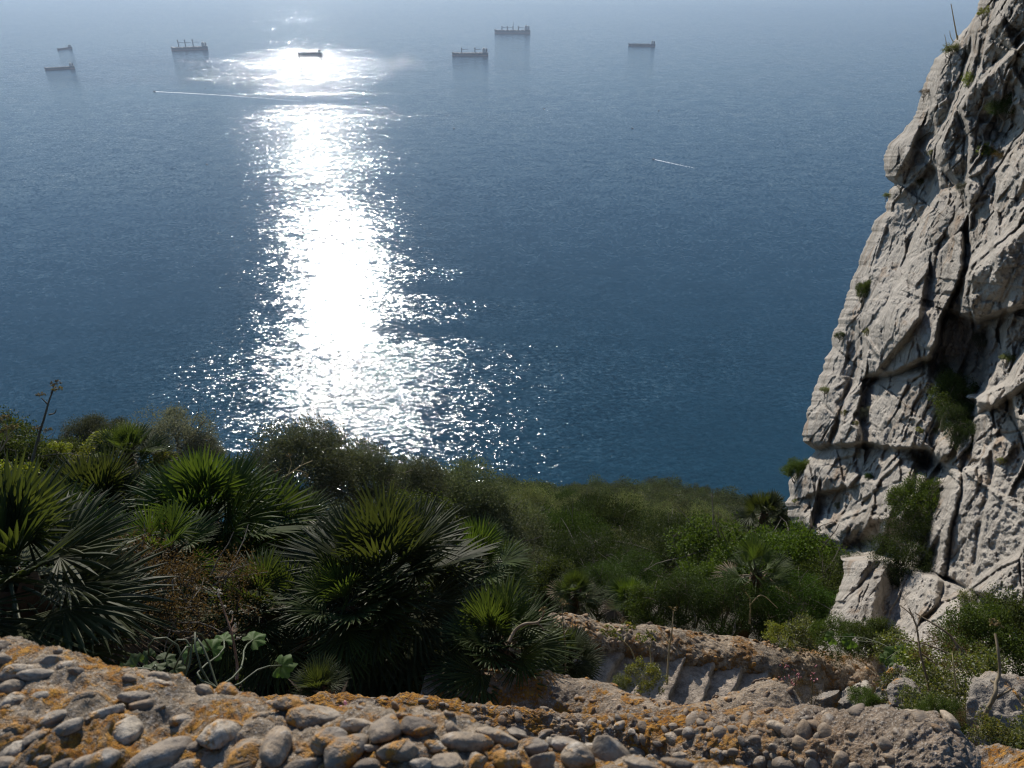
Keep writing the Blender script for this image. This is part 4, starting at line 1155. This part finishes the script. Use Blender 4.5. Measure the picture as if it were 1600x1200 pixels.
stalk('fennel_stalk', 'branched fennel with small heads at the very left edge', [(-10, 720), (10, 690), (22, 680)], 6.4, .006, [[(10, 690), (6, 660)], [(-5, 712), (14, 668)], [(2, 704), (24, 668)]],
      [(6, 655, .04), (14, 668, .035), (24, 668, .035), (4, 675, .03)])
stalk('flower_stalk', 'slender reddish stalk with pale buds in the shade left of the largest palm', [(370, 1062), (370, 1035), (362, 990), (352, 960), (340, 924)], 2.7, .005,
      [[(362, 990), (368, 978)], [(356, 972), (364, 962)]], [], bark_material('red_stem', (.16, .08, .05), (.25, .15, .09)))
def buds(name, label, pts, dist, size, mat, cat='flower', petals=5, spread=.02, stem=None, group=None):
    rg = np.random.default_rng(int(pts[0][0]))
    root = empty(name, at(*pts[0], dist)); L = Vector(root.location); tag(root, label, cat, group)
    ms = Mesher()
    for (x, y) in pts:
        c = np.array(at(x, y, dist) - L)
        for k in range(petals):
            v, f = pebble_verts(1, (size * .32, size * .32, size), frame_from(Vector((rg.normal(0, .6), rg.normal(0, .6), 1)), 0), c + rg.normal(0, spread, 3), int(x + k), 0)
            ms.add(v, [tuple(q) for q in f])
    ms.obj('petals', mat, root)
    if stem:
        st = Mesher(); v, f = tube([np.array(at(*q, dist) - L) for q in stem], .0022, 6); st.add(v, f); st.obj('stem', M_STEM, root)
    return root
M_PINK = simple_mat('pink_petal', (.62, .28, .36), .5)
M_WHITE = simple_mat('pale_bud', (.50, .44, .32), .6)
buds('pink_flower', 'cluster of small pink flowers peeping over the near cobbles', [(538, 1113), (545, 1109), (552, 1114), (560, 1113), (563, 1124)], 1.16, .0075, M_PINK, petals=5, spread=.0045, stem=[(548, 1112), (550, 1135)])
buds('white_bud', 'pale buds along the slender reddish stalk', [(340, 922), (345, 930), (368, 976), (364, 960), (350, 945), (372, 1000)], 2.68, .008, M_WHITE, petals=3, spread=.006)
M_VAL = simple_mat('faded_pink', (.42, .16, .17), .6)
for k, pts in enumerate([[(1243, 1052), (1245, 1062), (1240, 1070)], [(1270, 1053), (1272, 1064)], [(1210, 1085), (1212, 1092)], [(1225, 1045), (1226, 1058)]]):
    buds('pink_spike', ['faded pink flower spike over the low wall hook', 'faded pink spike right of the low wall hook', 'pink spike low against the cobbled wall', 'thin pink spike above the low wall hook'][k], pts, 4.4, .012, M_VAL, petals=4, spread=.015, stem=[pts[0], (pts[0][0] - 2, 1100)], group='pink flower spikes by the low wall')
stalk('dead_branch', 'pale bare forked branch in front of the round olive tree', [(430, 752), (450, 742), (470, 728), (488, 720)], 9.5, .010, [[(450, 742), (455, 725), (452, 712)], [(470, 728), (476, 712)], [(460, 735), (480, 740)]], [(452, 712, .04), (432, 735, .04), (476, 745, .05)])
stalk('curved_branch', 'pale curved stem arching over the drooping palm', [(795, 1003), (805, 985), (820, 975), (838, 973), (846, 966), (850, 955)], 4.2, .010, [[(838, 973), (850, 985)]], [(850, 953, .02)])
stalk('dry_stalk', 'thin dry stalk left on the low wall in front of the very small palm', [(883, 1050), (883, 1010), (880, 975), (878, 945)], 4.6, .005, [[(882, 990), (892, 975)], [(883, 1020), (868, 1000)]], [(878, 942, .03)])
stalk('dry_stalk', 'leaning stalk with seed heads over the left steps', [(998, 1055), (988, 1020), (975, 1003), (962, 995)], 5.4, .007, [[(975, 1003), (980, 985)], [(962, 995), (950, 988)]], [(950, 987, .05), (962, 992, .05), (980, 982, .05)], headmat=M_SPURGE)
stalk('dry_stalk', 'short forked stalk over the middle steps', [(1018, 1045), (1015, 1015), (1008, 1005)], 5.6, .006, [[(1015, 1015), (1020, 995)], [(1008, 1005), (1000, 998)]], [(1000, 997, .04), (1020, 993, .05)], headmat=M_SPURGE)
stalk('dry_stalk', 'tallest straight pale stalk crossing the parapet', [(1042, 1070), (1045, 1020), (1050, 985), (1052, 955)], 5.3, .008, [[(1046, 1005), (1035, 990)]], [(1052, 952, .03)])
stalk('dry_stalk', 'bare dark stalk above the right herbs with side twigs', [(1452, 1093), (1448, 1060), (1438, 1020), (1432, 980), (1420, 950)], 4.9, .008, [[(1438, 1020), (1465, 1040)], [(1432, 985), (1440, 960)], [(1428, 965), (1405, 945)]], [], bark_material('brown_stem', (.13, .09, .05), (.22, .16, .09)))
stalk('dry_stalk', 'long pale stalk leaning from the cliff foot slabs to the right', [(1510, 1040), (1490, 1000), (1470, 982), (1430, 958)], 5.4, .009, [[(1490, 1000), (1515, 1030)], [(1505, 1035), (1480, 1020), (1440, 1005), (1400, 998)]], [])
stalk('dry_stalk', 'thin upright stalk in the right slope herbs', [(1490, 1115), (1493, 1075), (1490, 1040), (1488, 1020)], 4.6, .005, [[(1493, 1060), (1500, 1045)]], [])
stalk('crooked_stem', 'crooked woody stem in front of the rounded rock at the right', [(1530, 1140), (1540, 1115), (1555, 1085), (1556, 1068), (1562, 1050), (1560, 1020), (1555, 990)], 4.3, .012, [[(1556, 1090), (1585, 1075)], [(1556, 1068), (1548, 1062)]], [(1555, 975, .03)])
stalk('dry_stalk', 'bare stem by the tall thin palm', [(1171, 975), (1172, 940), (1165, 925)], 8.8, .012, [[(1172, 945), (1190, 930), (1215, 950)]], [])
stalk('dry_twig', 'bare twigs sticking out from the top rim of the cliff', [(1496, 62), (1492, 40), (1486, 6)], cliff_point(1500, 70).length, .009, [[(1490, 66), (1484, 48)], [(1480, 78), (1476, 54)], [(1496, 62), (1494, 52)]], [])
stalk('fennel_stalk', 'fennel with round heads between the largest palm and the olive trees', [(745, 905), (752, 870), (748, 850)], 6.5, .007, [[(752, 870), (770, 850)], [(750, 860), (735, 845)]], [(748, 846, .06), (770, 845, .06), (735, 842, .05), (762, 825, .05)])

def lobed_leaf(rg, c, d, n, size):
    """a broad lobed leaf as a folded fan"""
    s = np.cross(d, n); s /= np.linalg.norm(s); n = np.cross(s, d)
    m = 27; V = [c]; F = []
    for k in range(m):
        ph = -2.5 + 5.0 * k / (m - 1)
        r = size * (.78 + .22 * abs(math.cos(ph * 3.1)) + .05 * rg.normal()) * (1 - .18 * abs(ph) / 2.5)
        V.append(c + (d * math.cos(ph) + s * math.sin(ph)) * r * .55 + n * r * .10 * (1 + .6 * math.sin(6 * ph)))
    for k in range(m):
        ph = -2.5 + 5.0 * k / (m - 1)
        r = size * (.74 + .24 * abs(math.cos(ph * 3.1)) + .06 * rg.normal()) * (1 - .18 * abs(ph) / 2.5)
        V.append(c + (d * math.cos(ph) + s * math.sin(ph)) * r + n * r * (.02 + .10 * math.sin(7 * ph)) - np.array([0, 0, .12 * r]))
    for k in range(m - 1):
        F.append((0, 1 + k, 2 + k)); F.append((1 + k, 1 + m + k, 2 + m + k, 2 + k))
    return V, F
M_BROAD = leaf_material('broad_leaf', [(.055, .095, .022), (.085, .13, .04)], (2.0, 2.2, .8), .6, .4, .2)
def broadleaf(label, root_px, dist, leaves, group='broad leaved plants behind the near wall'):
    rg = np.random.default_rng(int(root_px[0]))
    root = empty('broadleaf_plant', at(*root_px, dist)); L = Vector(root.location); tag(root, label, 'plant', group)
    lm, sm = Mesher(), Mesher()
    for (x, y, dd, sz, az) in leaves:
        c = np.array(at(x, y, dd) - L)
        d = np.array([math.cos(az), math.sin(az), rg.uniform(-.35, .15)]); d /= np.linalg.norm(d)
        nn = np.array([rg.normal(0, .35), -.35 + rg.normal(0, .25), 1.])
        v, f = lobed_leaf(rg, c, d, nn, sz * .55); lm.add(v, f)
        pts = wiggle(np.zeros(3), c, rg, .03, 6); pts = [p + np.array([0, 0, .05 * math.sin(math.pi * i / 6)]) for i, p in enumerate(pts)]
        v, f = tube(pts, list(np.linspace(.0035, .0025, 7)), 6); sm.add(v, f)
    lm.obj('leaves', M_BROAD, root); sm.obj('leaf_stalks', M_STEM, root)
broadleaf('sunlit lobed leaves just over the near wall at the left', (285, 1066), 2.35, [(212, 1040, 2.35, .085, 2.9), (238, 1044, 2.3, .07, 2.0), (258, 1030, 2.45, .06, 1.2), (232, 1026, 2.4, .05, 2.5), (272, 1045, 2.3, .055, .3), (196, 1048, 2.3, .05, 3.3)])
broadleaf('shaded lobed leaves on long pale stalks left of the largest palm', (340, 1075), 2.5, [(330, 1015, 2.7, .09, 1.5), (300, 1020, 2.7, .08, 2.4), (395, 1000, 2.9, .09, 1.0), (440, 1040, 2.7, .09, 0), (350, 1000, 2.8, .08, 1.8)])
broadleaf('drooping pale green leaves beside the parapet end', (1420, 1028), 6.0, [(1395, 1022, 5.9, .13, 3.1), (1402, 1036, 5.8, .12, 3.6), (1412, 1018, 5.9, .11, 2.6), (1385, 1030, 5.8, .10, 3.3), (1330, 1000, 6.4, .13, 3.0), (1300, 996, 6.5, .12, 3.2)], 'broad leaved plants by the parapet')

# ------------------------------------------------------------------ ships
M_HULL = simple_mat('ship_hull', (.012, .012, .016), .7); M_BOOT = simple_mat('ship_bottom', (.10, .03, .025), .6)
M_SUP = simple_mat('ship_house', (.22, .22, .22), .7); M_DECK = simple_mat('ship_deck', (.05, .028, .022), .9); M_GEAR = simple_mat('ship_gear', (.05, .045, .04), .7)  # house and deck colours darkened to stand for backlit shade
M_GLASS = simple_mat('ship_glass', (.02, .025, .03), .2)
def bx(ms, x0, x1, y0, y1, z0, z1):
    V = [(x, y, z) for x in (x0, x1) for y in (y0, y1) for z in (z0, z1)]
    ms.add(V, [(0, 1, 3, 2), (4, 6, 7, 5), (0, 4, 5, 1), (2, 3, 7, 6), (0, 2, 6, 4), (1, 5, 7, 3)])
def ship(px, py, lpx, label, cranes=(), crane_h=.13, head=0.0, booms=(), fb=.062, tanks=False):
    p = at_z(px, py, SEA_Z); D = p.length; L = lpx * D / FPX / max(.35, abs(math.cos(head))); B = L * .155; Hh = L * fb
    root = empty('cargo_ship', (p.x, p.y, SEA_Z)); root.rotation_euler = (0, 0, math.atan2(-p.x, p.y) + head)
    tag(root, label, 'ship', 'cargo ships at anchor on the bay')
    def hull(z0, z1, zf, name, mat):
        ms = Mesher(); n = 25; V = []
        for i in range(n):
            t = i / (n - 1); x = -L / 2 + L * t
            w = B / 2 * min(1, (math.sin(min(t / .16, 1) * math.pi / 2)) ** .8) * (1 if t < .9 else 1 - .28 * ((t - .9) / .1) ** 2)
            rise = (zf - z1) * (max(0, 1 - t / .09) ** .5 if t < .09 else 0) + (zf - z1) * .7 * (1 if t > .84 else 0)
            rake = -L * .02 * max(0, 1 - t / .1)
            wb = w * .92
            for (yy, zz, xx) in ((-wb, z0, 0), (-w, z1 + rise, rake), (w, z1 + rise, rake), (wb, z0, 0)): V.append((x + xx, yy, zz))
        F = []
        for i in range(n - 1):
            a = 4 * i; b = a + 4
            F += [(a, a + 1, b + 1, b), (a + 1, a + 2, b + 2, b + 1), (a + 2, a + 3, b + 3, b + 2)]
        F += [(0, 3, 2, 1), (4 * n - 4, 4 * n - 3, 4 * n - 2, 4 * n - 1)]
        ms.add(V, F); return ms.obj(name, mat, root, False)
    hull(-2, Hh * .30, Hh * .30, 'waterline', M_BOOT)
    hull(Hh * .30 + .05, Hh, Hh * 1.38, 'hull', M_HULL)
    hs = Mesher(); k = 0
    x = -L * .40
    while x < L * .28:
        bx(hs, x, x + L * .085, -B * .32, B * .32, Hh + .02, Hh * 1.16); x += L * .105
    hs.obj('hatch_cover', M_DECK, root, False)
    ac = Mesher(); hz = Hh * 1.0
    for j, (a, b, w) in enumerate([(.33, .45, .46), (.335, .435, .42), (.34, .43, .40), (.34, .425, .38), (.345, .42, .50)]):
        bx(ac, L * a, L * b, -B * w, B * w, hz + .03, hz + L * .024); hz += L * .024
    bx(ac, L * .355, L * .40, -B * .2, B * .2, hz + .03, hz + L * .012)
    house = ac.obj('deckhouse', M_SUP, root, False)
    g = Mesher(); bx(g, L * .3435, L * .3445, -B * .44, B * .44, hz - L * .014, hz - L * .006); g.obj('bridge_windows', M_GLASS, house, False)
    fn = Mesher(); bx(fn, L * .44, L * .475, -B * .12, B * .12, Hh * 1.3, Hh + L * .115); fn.obj('funnel', M_HULL, root, False)
    mt = Mesher()
    for (xx, z0, z1) in ((.385, hz, hz + L * .055), (-.475, Hh * 1.38, Hh * 1.38 + L * .06)):
        v, f = tube([(L * xx, 0, z0), (L * xx, 0, z1)], [L * .004, L * .002], 6); mt.add(v, f)
        bx(mt, L * xx - L * .001, L * xx + L * .001, -B * .12, B * .12, z0 + (z1 - z0) * .6, z0 + (z1 - z0) * .66)
    mt.obj('mast', M_GEAR, root)
    for c, bm_ in zip(cranes, list(booms) + [0] * 9):
        cr = Mesher(); h = L * crane_h
        bx(cr, L * c - L * .013, L * c + L * .013, -L * .013, L * .013, Hh + .05, Hh + h)
        bx(cr, L * c - L * .018, L * c + L * .018, -L * .018, L * .018, Hh + h * .80, Hh + h * .98)
        if bm_ == 1: a, b = (L * c, 0, Hh + h * .8), (L * c + L * .02, 0, Hh + h * 2.0)
        else: a, b = (L * c, 0, Hh + h * .62), (L * c + L * .17, 0, Hh + h * .60)
        v, f = tube([a, b], [L * .008, L * .006], 6); cr.add(v, f)
        cr.obj('crane', M_GEAR, root)
    if tanks:
        pp = Mesher()
        for y in (-.1, 0, .1): v, f = tube([(-L * .4, B * y, Hh * 1.25), (L * .3, B * y, Hh * 1.25)], L * .004, 5); pp.add(v, f)
        for x in (-.25, -.02, .2): bx(pp, L * x, L * x + L * .03, -B * .3, B * .3, Hh * 1.1, Hh * 1.45)
        pp.obj('deck_pipes', M_GEAR, root, False)
ship(101, 77, 16, 'smallest ship, stubby, at the far left above another', head=.75, fb=.075)
ship(94, 108, 33, 'low ship without cranes, lower of the two at the far left', fb=.07)
ship(297, 78, 45, 'bulk carrier with three tall cranes, left of the sun glitter', (-.29, -.10, .11), .21, fb=.075)
ship(485, 86, 32, 'small dark ship sitting inside the far sun glitter', tanks=True, fb=.085)
ship(735, 87, 51, 'bulk carrier with two cranes, lower of the middle pair', (-.24, .13), .14, fb=.07)
ship(801, 52, 50, 'bulk carrier with four short cranes and one raised boom, upper of the middle pair', (-.30, -.15, .01, .16), .11, booms=(0, 0, 1, 0), fb=.075)
ship(1003, 72, 37, 'tanker without cranes, the ship farthest to the right', tanks=True, fb=.065)

M_FOAM = simple_mat('sea_foam', (.75, .78, .80), .7)
def small_boat(px, py, label, size=5.5, col=0, head=0.0):
    p = at_z(px, py, SEA_Z)
    root = empty('small_boat', (p.x, p.y, SEA_Z)); root.rotation_euler = (0, 0, head); tag(root, label, 'boat', 'small boats scattered over the water')
    L = size; W_ = size * .34
    ms = Mesher()
    V = []
    for t, w, zt in ((0, 0.02, 1.2), (.18, .6, 1.1), (.45, .95, .95), (.8, 1, .85), (1, .9, .85)):
        x = -L / 2 + L * t
        V += [(x, -W_ / 2 * w * .7, -.2), (x, -W_ / 2 * w, L * .13 * zt), (x, W_ / 2 * w, L * .13 * zt), (x, W_ / 2 * w * .7, -.2)]
    F = []
    for i in range(4):
        a = 4 * i; b = a + 4; F += [(a, a + 1, b + 1, b), (a + 1, a + 2, b + 2, b + 1), (a + 2, a + 3, b + 3, b + 2)]
    F += [(16, 17, 18, 19)]
    ms.add(V, F); ms.obj('hull', M_SUP if col else M_HULL, root, False)
    c = Mesher(); bx(c, -L * .05, L * .22, -W_ * .3, W_ * .3, L * .13, L * .34); bx(c, -L * .08, L * .26, -W_ * .34, W_ * .34, L * .342, L * .36); c.obj('cabin', M_HULL if not col else M_SUP, root, False)
for px, py, lb, sz, col, hd in [(241, 143, 'speedboat towing a long white wake left of the glitter', 9, 0, 0), (321, 138, 'tiny boat above the long white wake', 6, 0, .4), (420, 187, 'tiny boat left of the narrow glitter', 6, 0, .2),
                            (613, 132, 'tiny boat right of the far glitter patch', 6, 0, 1.2), (850, 170, 'small boat with a faint V wake below the middle ships', 7, 0, .3), (1029, 173, 'tiny boat to the right of the one with a V wake', 6, 0, .6),
                            (988, 201, 'small boat with a dark trailing wake at right', 7, 0, .1), (709, 201, 'lone dark dinghy in the middle of the open water', 6, 0, 1.0), (323, 257, 'lone dark boat on the left open water', 5, 0, .3), (1021, 249, 'small motor boat with a short white wake at right', 7, 1, -.2)]:
    small_boat(px, py, lb, sz, col, hd)
def wake(px_pts, width, dens, label, seed, spread=.0):
    rg = np.random.default_rng(seed); P = [np.array(at_z(x, y, SEA_Z + .06)) for x, y in px_pts]
    C = catmull(P, 80); L = np.concatenate([[0], np.cumsum(np.linalg.norm(np.diff(C, axis=0), axis=1))])
    n = int(L[-1] * dens); V, F = [], []
    for k in range(n):
        s = rg.random() ** 1.2 * L[-1]; i = min(int(np.searchsorted(L, s)), 79); c = C[i] + rg.normal(0, 1, 3) * np.array([1, 1, 0]) * (width * (.35 + spread * s / L[-1]))
        r = width * rg.uniform(.15, .6) * (1 - .6 * s / L[-1]); b = len(V); m = 6
        for j in range(m):
            a = 6.283 * j / m; q = r * rg.uniform(.5, 1.2); V.append((c[0] + q * 1.5 * math.cos(a), c[1] + q * math.sin(a), SEA_Z + .06 + rg.random() * .05))
        F.append(tuple(range(b, b + m)))
    o = mesh_obj('wake_foam', V, F, M_FOAM, None, False); tag(o, kind='stuff')
wake([(242, 143), (300, 146), (380, 151), (470, 158)], 3.6, 2.2, '', 1, .8)
wake([(1022, 249), (1045, 254), (1085, 263)], 2.6, 3.0, '', 2, .8)
wake([(850, 171), (870, 176)], 1.2, .8, '', 3, 1.0)
wake([(298, 417), (306, 416)], .8, 1.5, '', 4, .5)

# ------------------------------------------------------------------ haze
def build_haze():
    m = bpy.data.materials.new('haze_air'); m.use_nodes = True
    nt = m.node_tree; nt.nodes.clear()
    out = nt.nodes.new('ShaderNodeOutputMaterial')
    vol = nt.nodes.new('ShaderNodeVolumePrincipled')
    vol.inputs['Color'].default_value = (.60, .76, 1.0, 1)
    vol.inputs['Density'].default_value = HAZE
    vol.inputs['Anisotropy'].default_value = 0.3
    nt.links.new(vol.outputs[0], out.inputs['Volume'])
    x, y0, y1, z0, z1 = 40000, -40000, 40000, SEA_Z - 1, 40
    v = [(-x, y0, z0), (x, y0, z0), (x, y1, z0), (-x, y1, z0), (-x, y0, z1), (x, y0, z1), (x, y1, z1), (-x, y1, z1)]
    f = [(0, 3, 2, 1), (4, 5, 6, 7), (0, 1, 5, 4), (1, 2, 6, 5), (2, 3, 7, 6), (3, 0, 4, 7)]
    o = mesh_obj('haze', v, f, m, smooth=False)
    tag(o, kind='stuff')
HAZE = 0.000062
build_haze()
